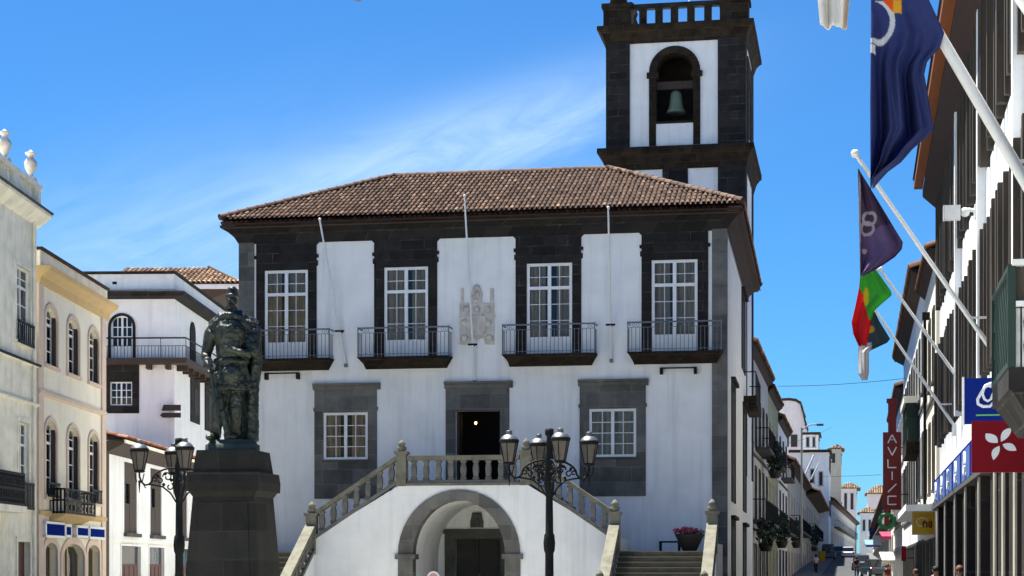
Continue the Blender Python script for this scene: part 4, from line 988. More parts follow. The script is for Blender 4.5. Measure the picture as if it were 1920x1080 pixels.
HB = Wall(327, 90, 1075, 'face')
def balcony_house():
    t = thing('balcony_house', 'white house with a dark trimmed corner balcony behind the bronze statue', 'house', HB.loc, HB.rz)
    U = lambda px: HB.u(px); Z = lambda py, px=260: HB.z(px, py)
    xL = -9.5; D = 20; zt = Z(514); 
    ad = (U(208), U(249), Z(673), Z(592), (U(249)-U(208))/2); wl = (U(206.5), U(248), Z(760), Z(716), 0)
    def sd(px, py): return HB.vz(px, py, 0)
    m = MB(); m.wall(xL, 0, 0, zt, [ad, wl], 0, .22); m.shell(xL, 0, 0, D, 0, zt); m.build('wall', M['plaster'], t)
    window(t, *ad[:4], y=.1, cols=2, rows=3, fw=.08, kick=.55, mw=.045, curtain_or_dark='dim', name='balcony_door'); window(t, *wl[:4], y=.06, cols=2, rows=3, fw=.06, mw=.04, curtain_or_dark='dim')
    m = MB(); surround(m, *ad[:4], .13, -.06, .03, rise=ad[4], sill=False); m.build('door_surround', M['basalt'], t)
    m = MB(); a, b, c, d = U(197), U(261), Z(775), Z(683); m.box(a, wl[0], -.04, .04, c, d); m.box(wl[1], b, -.04, .04, c, d); m.box(wl[0], wl[1], -.04, .04, wl[3], d); m.box(wl[0], wl[1], -.04, .04, c, wl[2]); m.build('window_surround', M['basalt'], t)
    # parapet edge, dark cornice that turns the corner
    z1, z0 = Z(549), Z(561)
    m = MB()
    for (o0, o1, za, zb) in ((.0, .55, z0, z0+.08), (.55, .60, z0+.08, z1)):
        A0 = [(xL-o0, -o0), (o0, -o0), (o0, D+o0)]; B0 = [(xL-o1, -o1), (o1, -o1), (o1, D+o1)]
        for i in range(2): m.quad((*A0[i], za), (*A0[i+1], za), (*B0[i+1], zb), (*B0[i], zb))
    for i in range(2): 
        A0 = [(xL, -.6), (.6, -.6), (.6, D)]; B0 = [(xL, .0), (0, 0), (0, D)]
        m.quad((*A0[i], z1), (*A0[i+1], z1), (*B0[i+1], z1+.15), (*B0[i], z1+.15))
    m.build('cornice', M['basalt'], t)
    MB().box(xL-.05, .1, -.12, .2, zt, zt+.13).box(-.2, .1, .2, D, zt, zt+.13).build('coping', M['basalt'], t)
    MB().box(U(211), U(219), -.03, .02, Z(533), Z(528)).build('vent', M['basalt'], t)
    # balcony round the corner
    zb, zf = Z(684), Z(674); o = .75; zr = zf+(Z(637)-Z(674))
    m = MB(); m.box(xL, o, -o, -.001, zb, zf); m.box(.001, o, .0, D-6, zb, zf)
    for px in (282, 318): m.box(U(px)-.1, U(px)+.1, -.55, 0, zb-.25, zb)
    for k in range(9): y = .6+k*1.4; m.box(0, .55, y-.1, y+.1, zb-.25, zb)
    sl = m.build('balcony_slab', M['wood_dark'], t)
    m = MB(); m.tube([(xL, -o+.05, zr), (o-.05, -o+.05, zr), (o-.05, D-6, zr)], .04, 5, smooth=False); zm = zf+(zr-zf)*.60
    m.tube([(xL, -o+.05, zm), (o-.05, -o+.05, zm), (o-.05, D-6, zm)], .018, 4, smooth=False)
    n = 62
    for i in range(n): x = lerp(xL, o-.05, i/n); m.tube([(x, -o+.05, zf), (x, -o+.05, zm)], .014, 4)
    for i in range(80): y = lerp(-o+.05, D-6, i/80); m.tube([(o-.05, y, zf), (o-.05, y, zm)], .014, 4)
    for i in range(9): x = lerp(xL, o-.05, (i+.4)/8.4); m.tube([(x, -o+.05, zf), (x, -o+.05, zr)], .018, 4)
    m.build('railing', M['iron'], sl)
    # side openings
    for (pa, pb, py0, py1, arch) in ((355.5, 365, 682, 604, 1), (381, 390, 700, 622, 1)):
        va, z0_ = sd(pa, py0); vb, _ = sd(pb, py0); z1_ = sd(.5*(pa+pb), py1)[1]; vm = (va+vb)/2; hw = (vb-va)/2; n = 10
        pts = [(va, zf), (va, z1_-hw)]+[(vm-hw*math.cos(math.pi*i/n), z1_-hw+hw*math.sin(math.pi*i/n)) for i in range(1, n)]+[(vb, z1_-hw), (vb, zf)]
        m = MB(); m.add([(.06, y, z) for y, z in pts]+[(-.05, y, z) for y, z in pts], [tuple(range(len(pts)))]+[(i, (i+1) % len(pts), (i+1) % len(pts)+len(pts), i+len(pts)) for i in range(len(pts))]); m.build('balcony_door', M['basalt'], t)
    for (pa, pb, py0, py1) in ((356.5, 373, 790, 704), (383.5, 398, 806, 720)):
        va, z0_ = sd(pa, py0); vb, _ = sd(pb, py0); z1_ = zb
        o2 = MB().box(-.05, .06, va, vb, z0_, z1_).build('window_surround', M['basalt'], t); MB().box(.0, .075, va+.8, vb-.5, z0_+.5, z1_-.7).build('pane', M['dim'], o2)
    # roofed sign boards fixed on the corner
    for k, (pa, pb, y0, y1, lab) in enumerate(((303, 339, 770, 759, 'upper dark direction board on the white corner house by the lamp'), (300, 339, 783, 774, 'lower dark direction board on the white corner house by the lamp'))):
        a, b, za, zb_ = HB.u(pa, -.35), HB.u(pb, -.35), HB.z(320, y0, -.35), HB.z(320, y1, -.35)
        s = thing('direction_board', lab, 'sign', HB.w(a, -.35, za), HB.rz, 'direction boards on the white corner house')
        h = zb_-za; w = b-a
        MB().prism([(0, h*.5), (.12, 0), (w, 0), (w, h), (.12, h)] if k else [(0, 0), (w, 0), (w, h), (.1, h)], -.03, .03).build('board', M['wood_dark'], s)
        MB().box(w*.55, w*.55+.06, .03, .36, h*.3, h*.3+.06).build('bracket', M['iron'], s)
balcony_house()

TB = Wall(383, 118, 1075, 'face')
def tiled_house():
    t = thing('tiled_roof_house', 'distant house with wide brown hip roof and deep eaves above the balcony house', 'house', TB.loc, TB.rz)
    ze = TB.z(400, 531, -1); zk = TB.z(320, 504, 3.5); x0, x1 = TB.u(205, -1), TB.u(448, -1); w0 = TB.u(225)
    MB().box(w0, 0, 0, 12, 0, ze-.9).build('wall', M['plaster'], t)
    MB().box(x0, x1, -1, 13, ze-.34, ze-.06).build('eave_board', M['plaster_pink'], t)
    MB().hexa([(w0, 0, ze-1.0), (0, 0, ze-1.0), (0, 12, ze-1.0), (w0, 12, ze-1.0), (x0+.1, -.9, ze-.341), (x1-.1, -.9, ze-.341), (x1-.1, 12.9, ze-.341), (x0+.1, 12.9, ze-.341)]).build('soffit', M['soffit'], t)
    m = MB(); E = [(x0-.05, -1.05, ze), (x1+.05, -1.05, ze), (x1+.05, 13, ze), (x0-.05, 13, ze)]; kl, kr = TB.u(232, 3.5), TB.u(392, 3.5); K = [(kl, 3.5, zk), (kr, 3.5, zk), (kr, 9, zk), (kl, 9, zk)]
    for i in range(4): j = (i+1) % 4; m.quad(E[i], E[j], K[j], K[i])
    m.quad(*K); m.box(x0-.05, x1+.05, -1.05, 13, ze-.06, ze-.001); r = m.build('roof', M['tile_bed'], t)
    pal = [(.27,.17,.095),(.18,.10,.06),(.33,.22,.13),(.13,.07,.045)]
    m = MB(); tile_slope(m, E[0], E[1], K[1], K[0], .3, .5, .13, 21, pal); tile_slope(m, E[1], E[2], K[2], K[1], .4, .6, .17, 22, pal); m.build('roof_tiles', M['tile'], r)
tiled_house()

# ================================================================ statue on its pedestal
def statue():
    Y0 = 40; k = Y0/F
    X = lambda px: (px-PCX)*k
    Z = lambda py: CZ+(HY-py)*k
    rz = R(-9)
    t = thing('pedestal', 'dark stone pedestal with a wide moulded cap and flared base, under the bronze statue', 'pedestal', (X(438)*1.02625, Y0+1.05, 0), rz)
    z = lambda py: CZ+(HY-py)/F*(Y0+.2)
    def frustum(m, a0, a1, z0, z1): m.hexa([(-a0, -a0, z0), (a0, -a0, z0), (a0, a0, z0), (-a0, a0, z0), (-a1, -a1, z1), (a1, -a1, z1), (a1, a1, z1), (-a1, a1, z1)])
    zc0, zc1 = z(920), z(884)
    m = MB(); frustum(m, .90, .70, .45, zc0-.12); frustum(m, .70, .77, zc0-.12, zc0); m.build('shaft', M['plinth'], t)
    m = MB(); frustum(m, .82, .83, zc0, zc0+.2); frustum(m, .83, .80, zc0+.2, zc1); m.build('cap', M['plinth'], t)
    m = MB(); frustum(m, .70, .635, zc1, z(842)); m.build('upper_block', M['plinth'], t)
    m = MB(); m.box(-.80, .80, -.99, -.9, .0, .001)
    m = MB(); frustum(m, 1.25, 1.2, 0, .25); frustum(m, 1.1, .95, .25, .45); m.build('base', M['plinth'], t)
    m = MB(); m.hexa([(-.66, -.895, .6), (.66, -.895, .6), (.66, -.8, .6), (-.66, -.8, .6), (-.54, -.735, 3.1), (.54, -.735, 3.1), (.54, -.6, 3.1), (-.54, -.6, 3.1)]); m.build('inscription_panel', M['plinth'], t)
    # bronze figure
    zb = z(842); H_ = CZ+(HY-536)/F*(Y0+1.05)-zb
    s = thing('bronze_statue', 'weathered green bronze statue of a robed man with a long cape and a sword', 'statue', (X(436)*1.02625, Y0+1.05, zb), R(-10))
    m = MB(); m.lathe([(.60, 0), (.60, .14), (.55, .16), (.50, .24)], n=24, sy=.9); m.build('base', M['bronze_base'], s)
    m = MB(); T = lambda pts, r: m.tube(pts, r, 12)
    u = H_/3.2
    def P(x, y, z_): return (x*u*.80, y*u*.92, z_*u)
    # legs, boots
    T([P(-.17, -.06, 1.3), P(-.27, -.24, .85), P(-.36, -.16, .36), P(-.38, -.2, .2)], [.19*u, .14*u, .11*u, .10*u]); m.ball(P(-.41, -.32, .26), (.10*u, .2*u, .08*u)); T([P(-.30, -.30, 1.5), P(-.16, -.36, .9), P(.02, -.34, .22)], [.05*u, .06*u, .05*u])
    T([P(.12, .0, 1.3), P(.10, -.10, .8), P(.08, .0, .34), P(.08, -.03, .2)], [.19*u, .14*u, .12*u, .11*u]); m.ball(P(.10, -.15, .26), (.11*u, .2*u, .08*u))
    # tunic skirt, torso, shoulders, neck
    m.lathe([(.37*u, 1.16*u), (.36*u, 1.24*u), (.29*u, 1.6*u), (.25*u, 1.78*u), (.31*u, 2.08*u), (.34*u, 2.32*u), (.26*u, 2.5*u), (.1*u, 2.58*u)], P(0, -.05, 0), 20, sy=.85)
    for q in range(9):
        a = q*2*math.pi/9; T([P(.33*math.cos(a), -.05+.25*math.sin(a), 1.72), P(.46*math.cos(a), -.05+.32*math.sin(a), 1.18)], [.035*u, .07*u])
    T([P(-.46, .04, 2.36), P(-.2, .0, 2.52), P(.2, .0, 2.54), P(.50, .06, 2.36)], [.19*u, .2*u, .2*u, .19*u])
    T([P(0, -.02, 2.5), P(-.01, -.04, 2.78)], [.13*u, .11*u])
    # collar and chain, belt pouch
    for q in range(14): a = q*2*math.pi/14; m.ball(P(.22*math.cos(a), -.02+.2*math.sin(a), 2.56-.05*math.sin(a)), .07*u, 8, 6)
    m.lathe([(.33*u, -.05*u), (.36*u, 0), (.33*u, .06*u)], P(0, -.05, 1.72), 20, sy=.8)
    m.ball(P(.1, -.36, 1.45), (.18*u, .10*u, .2*u))
    # head: face, nose, beard, brimmed cap
    m.ball(P(-.01, -.05, 2.90), (.10*u, .125*u, .15*u), 14, 10); m.ball(P(-.03, -.19, 2.89), (.025*u, .04*u, .045*u), 8, 6); m.ball(P(-.02, -.13, 2.79), (.085*u, .08*u, .09*u)); m.ball(P(-.12, -.03, 2.89), (.025*u, .04*u, .05*u), 8, 6); m.ball(P(.10, -.03, 2.89), (.025*u, .04*u, .05*u), 8, 6)
    m.lathe([(.10*u, 0), (.135*u, .01*u), (.13*u, .035*u), (.105*u, .06*u), (.10*u, .15*u), (.05*u, .21*u)], P(0, -.03, 2.98), 16)
    # left arm akimbo with puffed sleeve, hand on sword hilt; right arm folded across with a scroll
    m.ball(P(-.50, .0, 2.26), (.15*u, .18*u, .20*u)); T([P(-.50, 0, 2.3), P(-.62, -.04, 1.98), P(-.64, -.08, 1.85)], [.15*u, .11*u, .095*u]); T([P(-.64, -.08, 1.86), P(-.50, -.26, 1.65), P(-.42, -.34, 1.56)], [.105*u, .08*u, .06*u])
    m.ball(P(-.40, -.36, 1.53), (.065*u, .07*u, .075*u))
    for q in range(4): T([P(-.42+.025*q, -.40, 1.55-.02*q), P(-.40+.025*q, -.45, 1.50-.02*q), P(-.38+.02*q, -.42, 1.45-.02*q)], .021*u)
    T([P(-.44, -.36, 1.55), P(-.46, -.42, 1.52), P(-.43, -.45, 1.48)], .022*u)
    m.ball(P(.52, .02, 2.26), (.16*u, .19*u, .22*u)); T([P(.53, 0, 2.3), P(.55, -.12, 1.95), P(.50, -.2, 1.85)], [.16*u, .13*u, .1*u]); T([P(.50, -.2, 1.85), P(.3, -.36, 1.88), P(.15, -.42, 1.92)], [.105*u, .08*u, .06*u])
    m.ball(P(.10, -.43, 1.93), (.07*u, .06*u, .07*u))
    for q in range(4): T([P(.08, -.47, 1.98-.03*q), P(.02, -.49, 1.97-.03*q), P(-.02, -.45, 1.96-.03*q)], .021*u)
    T([P(.1, -.44, 1.99), P(.06, -.48, 2.04), P(.02, -.47, 2.06)], .022*u)
    # cape down to the ground with heavy folds
    for q in range(15):
        f = q/14; a = math.pi*(.80*f-.03); xt, yt = .52*math.cos(a), .02+.24*math.sin(a); xb, yb_ = .40*math.cos(a)+.05, .06+.34*math.sin(a); j = .03*math.sin(q*2.3); xb = max(xb, -.16-.02*q/14)
        T([P(xt, yt+.05, 2.36), P(xt*1.08+j, yt+.12, 1.8), P(xb+j, yb_+.02, 1.1), P(xb*1.02, yb_, .2)], [.12*u, .09*u, (.06+.05*(q % 2))*u, (.07+.06*(q % 2))*u])
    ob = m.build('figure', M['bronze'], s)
    bm = bmesh.new(); bm.from_mesh(ob.data); bmesh.ops.recalc_face_normals(bm, faces=bm.faces); bm.to_mesh(ob.data); bm.free()
    rm = ob.modifiers.new('remesh', 'REMESH'); rm.mode = 'VOXEL'; rm.voxel_size = .017; rm.use_smooth_shade = True
    sm = ob.modifiers.new('smooth', 'SMOOTH'); sm.factor = .5; sm.iterations = 1
    tx = bpy.data.textures.new('folds', 'CLOUDS'); tx.noise_scale = .11; tx.noise_depth = 3
    dp = ob.modifiers.new('folds', 'DISPLACE'); dp.texture = tx; dp.strength = .055; dp.mid_level = .5; dp.texture_coords = 'LOCAL'
    # long sword slanting to the ground
    m = MB(); m.tube([P(-.44, -.40, 1.72), P(-.38, -.43, 1.50)], .022*u, 8); m.tube([P(-.52, -.46, 1.53), P(-.26, -.38, 1.47)], .02*u, 6); m.ball(P(-.45, -.40, 1.75), .04*u, 8, 6)
    m.tube([P(-.38, -.43, 1.50), P(-.10, -.52, .24)], [.03*u, .016*u], 6); m.build('sword', M['bronze_base'], s)
statue()

# ================================================================ street lamps
def lamp(px, Y, ytop, label, rot, heads=4):
    zt = CZ+(HY-ytop)/F*Y; t = thing('street_lamp', label, 'street lamp', at(px, HY, Y)[:2]+(0,), rot, 'ornate four lantern street lamps')
    zl = zt-.32; arm_z = zl-.72          # lantern brim height, arm root
    m = MB(); m.lathe([(.30, 0), (.30, .25), (.22, .32), (.20, .8), (.24, .85), (.15, 1.0), (.11, 1.15), (.105, 2.05), (.135, 2.12), (.15, 2.3), (.13, 2.5), (.10, 2.55), (.088, zt-1.6), (.12, zt-1.5), (.14, zt-1.25), (.10, zt-1.0), (.12, zt-.75), (.09, zt-.6), (.065, zt-.2), (.11, zt-.16), (.11, zt-.02), (.05, zt)], n=14)
    m.build('post', M['iron'], t)
    for i in range(heads):
        a = i*math.pi/2; c, s_ = math.cos(a), math.sin(a); Rr = 1.02
        def Q(r, z): return (c*r, s_*r, z)
        m = MB()
        m.tube([Q(.06, zl-.48)]+[Q(.08+.62*math.sin(q*math.pi/12), zl-.46-.36*(1-math.cos(q*math.pi/12))) for q in range(1, 7)]+[Q(.78, zl-.90), Q(.88, zl-.92), Q(.97, zl-.84), Q(Rr, zl-.70), Q(Rr, zl-.56)], .028, 6)
        m.tube([Q(.08, zl-1.35), Q(.22, zl-1.12), Q(.42, zl-.96), Q(.62, zl-.92), Q(.78, zl-.9)], .024, 6)
        for (r0, z0, rr, ph, n) in ((.30, zl-.70, .13, 0, 12), (.50, zl-.80, .085, 1, 10), (.24, zl-.95, .10, 2, 10), (.62, zl-.78, .06, 1, 9)):
            m.tube([Q(r0+rr*(1-.06*q)*math.cos(ph+q*.6), z0+rr*(1-.06*q)*math.sin(ph+q*.6)) for q in range(n)], .02, 5)
        for rr, zz in ((.2, zl-.78), (.4, zl-.9), (.36, zl-.62), (.55, zl-.68)): m.ball(Q(rr, zz), .045, 6, 5)
        m.tube([Q(Rr, zl-.80), Q(Rr, zl-1.12)], [.035, .008], 6); m.tube([Q(Rr-.12, zl-.62), Q(Rr-.07, zl-.85), Q(Rr-.16, zl-1.0)], .015, 5); m.tube([Q(Rr+.12, zl-.62), Q(Rr+.07, zl-.85)], .015, 5)
        arm = m.build('arm', M['iron'], t)
        m = MB(); C = Q(Rr, zl)
        m.lathe([(.10, -.60), (.16, -.56), (.10, -.52)], C, 10); m.lathe([(.225, -.07), (.25, -.03), (.25, .015), (.22, .03)], C, 12)
        for q in range(6): b = q*math.pi/3; m.tube([(C[0]+.13*math.cos(b), C[1]+.13*math.sin(b), C[2]-.53), (C[0]+.225*math.cos(b), C[1]+.225*math.sin(b), C[2]-.06)], .013, 4)
        l = m.build('lantern', M['iron'], t)
        MB().lathe([(.12, -.53), (.215, -.06)], C, 6, False).build('glass', M['lampglass'], l)
        MB().lathe([(.225, .03), (.19, .085), (.13, .13), (.08, .15), (.07, .155), (.075, .16), (.075, .225), (.09, .23), (.05, .245)], C, 14).build('cap', M['lampcap'], l)
lamp(1030, 46, 803, 'black street lamp with four lanterns standing before the right flight of the town hall steps', R(14))
lamp(336, 48.5, 821, 'black street lamp with four lanterns half hidden behind the dark pedestal', R(18))
# round road sign, only its rim shows
def road_sign():
    x, y, z = at(812.5, 1083, 50); t = thing('road_sign', 'round red and white road sign, its rim just showing before the arch', 'road sign', (x, y, 0))
    MB().tube([(0, .03, 0), (0, .03, z+.1)], .025, 8).build('pole', M['iron_grey'], t)
    for r, mm, d, nm in ((.17, 'white_metal', 0, 'disc'), (.12, 'logo_pink', -.006, 'face')):
        vs = [(r*math.cos(q*math.pi/16), d-.004, z+r*math.sin(q*math.pi/16)) for q in range(32)]+[(r*math.cos(q*math.pi/16), d+.004, z+r*math.sin(q*math.pi/16)) for q in range(32)]
        MB().add(vs, [tuple(range(32)), tuple(reversed(range(32, 64)))]+[(i, i+32, (i+1) % 32+32, (i+1) % 32) for i in range(32)]).build(nm, M[mm], t)
M['logo_pink'] = mat('faded_red_face', (.55, .26, .24), .5)
road_sign()
# ================================================================ right side of the square
RB = Wall(1762, 66, 1602, 'right')
RLEN = 46
def fin_building():
    t = thing('office_building', 'tall white building with brown stone fins and orange eaves filling the right edge', 'building', RB.loc, RB.rz)
    ve, ze = RB.vz(1714, 351, 0); zt = ze-.15
    zA0, zA1, zB0, zB1, zC = 9.25, 10.75, 4.75, 6.0, 3.74
    m = MB(); m.quad((0, 0, 0), (RLEN, 0, 0), (RLEN, 0, zt), (0, 0, zt)); m.shell(0, RLEN, 0, 14, 0, zt); m.build('wall', M['plaster'], t)
    # eaves
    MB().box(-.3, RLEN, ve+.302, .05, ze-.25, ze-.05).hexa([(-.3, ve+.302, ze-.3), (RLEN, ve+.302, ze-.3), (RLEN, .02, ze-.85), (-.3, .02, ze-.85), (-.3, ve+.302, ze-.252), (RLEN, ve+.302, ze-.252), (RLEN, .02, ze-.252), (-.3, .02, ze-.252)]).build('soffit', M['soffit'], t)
    MB().box(-.32, RLEN, ve, ve+.30, ze-.02, ze+.28).build('fascia', M['fascia'], t)
    m = MB(); m.quad((-.32, ve-.05, ze+.3), (RLEN, ve-.05, ze+.3), (RLEN, 7, ze+2.6), (-.32, 7, ze+2.6)); m.quad((-.32, 14.5, ze+.3), (RLEN, 14.5, ze+.3), (RLEN, 7, ze+2.6), (-.32, 7, ze+2.6)); m.build('roof', M['tile_bed'], t)
    # white pilasters between the window groups
    pil = [RB.u(1803), RB.u(1848)]; step = pil[1]-pil[0]; pil += [pil[1]+step*k for k in (1, 2)]; pil = [p for p in pil if p < RLEN]
    for p in pil: MB().box(p-.16, p+.16, -.20, .05, zB1-.02, ze-.7).build('pilaster', M['plaster'], t)
    edges = [.1]+pil+[RLEN]
    rnd = random.Random(2)
    for za, zb in ((zB1, zA0), (zA1, ze-.75)):
        for a, b in zip(edges, edges[1:]):
            x = a+.35; g = MB(); g.box(a+.2, b-.2, .004, .01, za+.15, zb); 
            MB().quad((a+.2, -.006, za+.05), (b-.2, -.006, za+.05), (b-.2, -.006, zb), (a+.2, -.006, zb)).build('window_band', M['glass_dark'], t)
            m = MB()
            while x < b-.3:
                o = rnd.uniform(.13, .22); zz = za+rnd.choice((0, 0, -.12, .1)); m.box(x, x+rnd.uniform(.14, .22), -o, .02, zz, zb); x += rnd.uniform(.75, 1.15)
            m.build('fins', M['fin'], t)
    # ground floor piers
    ups = [RB.u(p) for p in (1770, 1785, 1805, 1826, 1853, 1885, 1902)]; ups += [ups[-1]+2.6*k for k in range(1, 5)]
    MB().quad((.1, -.01, 0), (RLEN, -.01, 0), (RLEN, -.01, zC), (.1, -.01, zC)).build('shop_front', M['glass_dark'], t)
    for i, x in enumerate(ups):
        o = MB().box(x-1.3, x+.45, -.20, .02, 0, zC-.01).build('pier', M['pier'], t)
        MB().box(x+.02, x+.40, -.24, -.201, 0, zC-.015).build('lit_edge_strip', M['pier_lit_edge'], o)  # pale strip puts the lit outer face of the pier into colour
    MB().box(-.02, RLEN, -.28, .02, zC, zC+.12).build('ledge', M['stone_dark'], t)
    # blue name band with pale knots
    ub = RB.u(1862); z1 = zB0
    band = MB().box(.15, ub, -.22, .02, zC+.13, z1).build('name_band', M['sign_blue'], t)
    m = MB(); x = 1.2
    k = 0
    while x < ub-1:
        if k % 2 == 0: MB().box(x, x+3.4, -.24, -.221, zC+.17, zC+.93).build('pale_panel', M['panel_blue'], band)
        x += 4.2; k += 2
    x = 2.4
    while x < ub-1: m = MB(); m.tube([(x+.45+.28*math.cos(q*.55), -.25, zC+.55+.28*math.sin(q*.55)) for q in range(12)], .05, 5); m.box(x+.2, x+.95, -.255, -.245, zC+.26, zC+.33); m.build('knot_logo', M['logo_white'], band); x += 4.2
fin_building()

def blade(name, cat, label, W, u, p0, p1, y0, y1, mm, th=.09, group=None):
    v0, z0 = W.vz(p0, y0, u); v1, z1 = W.vz(p1, y1, u)
    s = thing(name, label, cat, W.w(u, v0, z0), W.rz+math.pi/2, group)
    w, h = v1-v0, z1-z0
    MB().box(0, w, 0, th, 0, h).build('panel', M[mm], s)
    for zz in (h*.2, h*.8): MB().box(w, max(w+.02, -v0+.02), th*.3, th*.7, zz-.025, zz+.025).build('bracket', M['iron'], s)
    return s, w, h
# blue sign with a knot of two loops and a green line
s, w, h = blade('blade_sign', 'sign', 'blue blade sign with a white knot logo and green line above the red sign', RB, RB.u(1952), 1808, 1935, 795, 707, 'sign_blue')
kx = w/127; kz = h/88
def S(px, py): return ((px-1808)*kx, -.012, (795-py)*kz)
m = MB(); loop1 = [(1862, 725), (1852, 722), (1845, 727), (1842, 738), (1846, 748), (1852, 752), (1858, 748), (1862, 738), (1866, 728)]
loop2 = [(1868, 738), (1872, 728), (1868, 720), (1858, 718), (1848, 722), (1840, 735), (1833, 748), (1834, 757), (1843, 762), (1856, 762), (1864, 754), (1870, 742)]
m.tube([S(*p) for p in loop2], .028, 6); m.tube([S(*p) for p in loop1], .024, 6); m.box(S(1862, 0)[0], S(1878, 0)[0], -.02, 0, S(0, 764)[2], S(0, 757)[2]); m.build('logo', M['logo_white'], s)
MB().box(S(1830, 0)[0], S(1884, 0)[0], -.008, -.0005, S(0, 780)[2], S(0, 777)[2]).build('green_line', M['logo_green'], s)
MB().box(-.03, 0, -.01, .1, -.02, h+.02).build('edge_trim', M['white_metal'], s)
# red sign with a four petalled flower
s, w, h = blade('blade_sign', 'sign', 'dark red blade sign with a pale four petalled flower at the right edge', RB, RB.u(1977), 1822, 1932, 886, 788, 'sign_red')
kx = w/110; kz = h/98; m = MB()
def S2(px, py, y=-.01): return ((px-1822)*kx, y, (886-py)*kz)
for tip, c1, c2, base in (((1896, 802), (1878, 808), (1893, 818), (1877, 828)), ((1848, 812), (1850, 828), (1868, 815), (1871, 830)), ((1906, 845), (1888, 845), (1898, 830), (1880, 833)), ((1863, 863), (1858, 845), (1874, 850), (1874, 836))):
    def bez(a, b, c, t): return tuple((1-t)**2*a[i]+2*t*(1-t)*b[i]+t*t*c[i] for i in (0, 1))
    o1 = (c1[0]*1.6-.3*(tip[0]+base[0]), c1[1]*1.6-.3*(tip[1]+base[1])); o2 = (c2[0]*1.6-.3*(tip[0]+base[0]), c2[1]*1.6-.3*(tip[1]+base[1]))
    pts = [bez(base, o1, tip, i/8) for i in range(9)]+[bez(tip, o2, base, i/8) for i in range(1, 8)]
    P = [S2(*p) for p in pts]; n = len(P)
    m.add(P+[(x, .0, z) for x, y, z in P], [tuple(range(n))]+[(i, (i+1) % n, (i+1) % n+n, i+n) for i in range(n)])
m.build('flower_logo', M['logo_white'], s)
# yellow sign under the canopy
s, w, h = blade('blade_sign', 'sign', 'small yellow blade sign hanging below the white canopy', RB, -3.0, 1712, 1752, 1001, 961, 'sign_yellow')
m = MB(); m.tube([(w*.42+w*.26*math.cos(q*.5), -.012, h*.56+h*.2*math.sin(q*.5)) for q in range(13)], .022, 5); m.build('ring', M['logo_white'], s)
m = MB()
for pts in ([(0, 0), (0, 1)], [(0, .7), (.25, 1), (.45, .8), (.45, 0)], [(1.05, 1), (.75, .9), (.7, .4), (.85, 0), (1.05, .15)], [(1.05, 1), (1.05, 0)]): m.tube([(w*.48+a*.28, -.03, h*.30+b*.22) for a, b in pts], .028, 5)
m.build('lettering', M['sign_oxblood'], s)
for a in ((0, w, -.015, .0, -.04, 0), (0, w, -.015, 0, h, h+.04), (-.04, 0, -.015, .1, -.04, h+.04), (w, w+.04, -.015, .1, -.04, h+.04)): MB().box(*a).build('frame', M['plaster_tan'], s)
# tall dark red sign with pale letters on its far side street front
UA = -(100-66)
s, w, h = blade('blade_sign', 'sign', 'tall dark red vertical sign with pale letters over the street', RB, UA, 1655.5, 1690, 956, 810, 'sign_oxblood', .2)
m = MB(); bw = .042
def stroke(a, b): m.tube([(a[0]*w, -.015, h*(1-a[1])), (b[0]*w, -.015, h*(1-b[1]))], bw, 4, smooth=False)
def letter(pts, i):
    y0 = .035+i*.158; hh = .105
    global m
    m = MB()
    for a, b in zip(pts, pts[1:]): stroke((.27+a[0]*.46, y0+a[1]*hh), (.27+b[0]*.46, y0+b[1]*hh))
    m.build('letter', M['logo_white'], s)
letter([(0, 1), (.2, .6), (.8, .6), (.2, .6), (.5, 0), (1, 1)], 0); letter([(0, 0), (.5, 1), (1, 0)], 1); letter([(0, 0), (0, 1), (1, 1)], 2); letter([(.5, 0), (.5, 1)], 3); letter([(1, .0), (0, 1)], 4); letter([(1, 0), (0, 0), (0, 1), (1, 1)], 5)
MB().box(w*.28, w*.72, .05, .15, h, h+1.55).box(w*.2, w*.8, .03, .17, h+1.55, h+1.8).build('stem', M['sign_oxblood'], s)
# green cross below it
u = UA+.8; v0, z0 = RB.vz(1646, 992, u); v1, z1 = RB.vz(1679, 962, u)
s = thing('pharmacy_cross', 'green lit ring sign below the tall dark red sign', 'sign', RB.w(u, (v0+v1)/2, (z0+z1)/2), RB.rz+math.pi/2)
r = (v1-v0)/2; m = MB(); m.tube([(r*.78*math.cos(q*math.pi/10), 0, r*.78*math.sin(q*math.pi/10)) for q in range(21)], .11, 6)
for q in range(8): a = q*math.pi/4; m.box(r*.8*math.cos(a)-.09, r*.8*math.cos(a)+.09, -.1, .1, r*.8*math.sin(a)-.09, r*.8*math.sin(a)+.09)
m.build('light_ring', M['neon_green'], s); MB().box(-.12, .12, -.05, .05, -r*.7, r+.2).build('mount', M['sign_oxblood'], s); MB().box(.1, 1.6, -.03, .03, -.03, .03).build('bracket', M['iron'], s)
# white canopy
v0, z0 = RB.vz(1700, 958, -1.6)
t = thing('canopy', 'white flat canopy over the shop beside the yellow sign', 'canopy', RB.w(-1.6, 0, z0), RB.rz)
MB().hexa([(-16, v0, 0), (0, v0, 0), (0, .0, 0), (-16, 0, 0), (-16, v0, .22), (0, v0, .22), (0, 0, .26), (-16, 0, .26)]).build('slab', M['white_metal'], t); MB().box(-16.03, .03, v0-.03, v0-.001, .02, .26).build('gutter', M['plaster'], t)
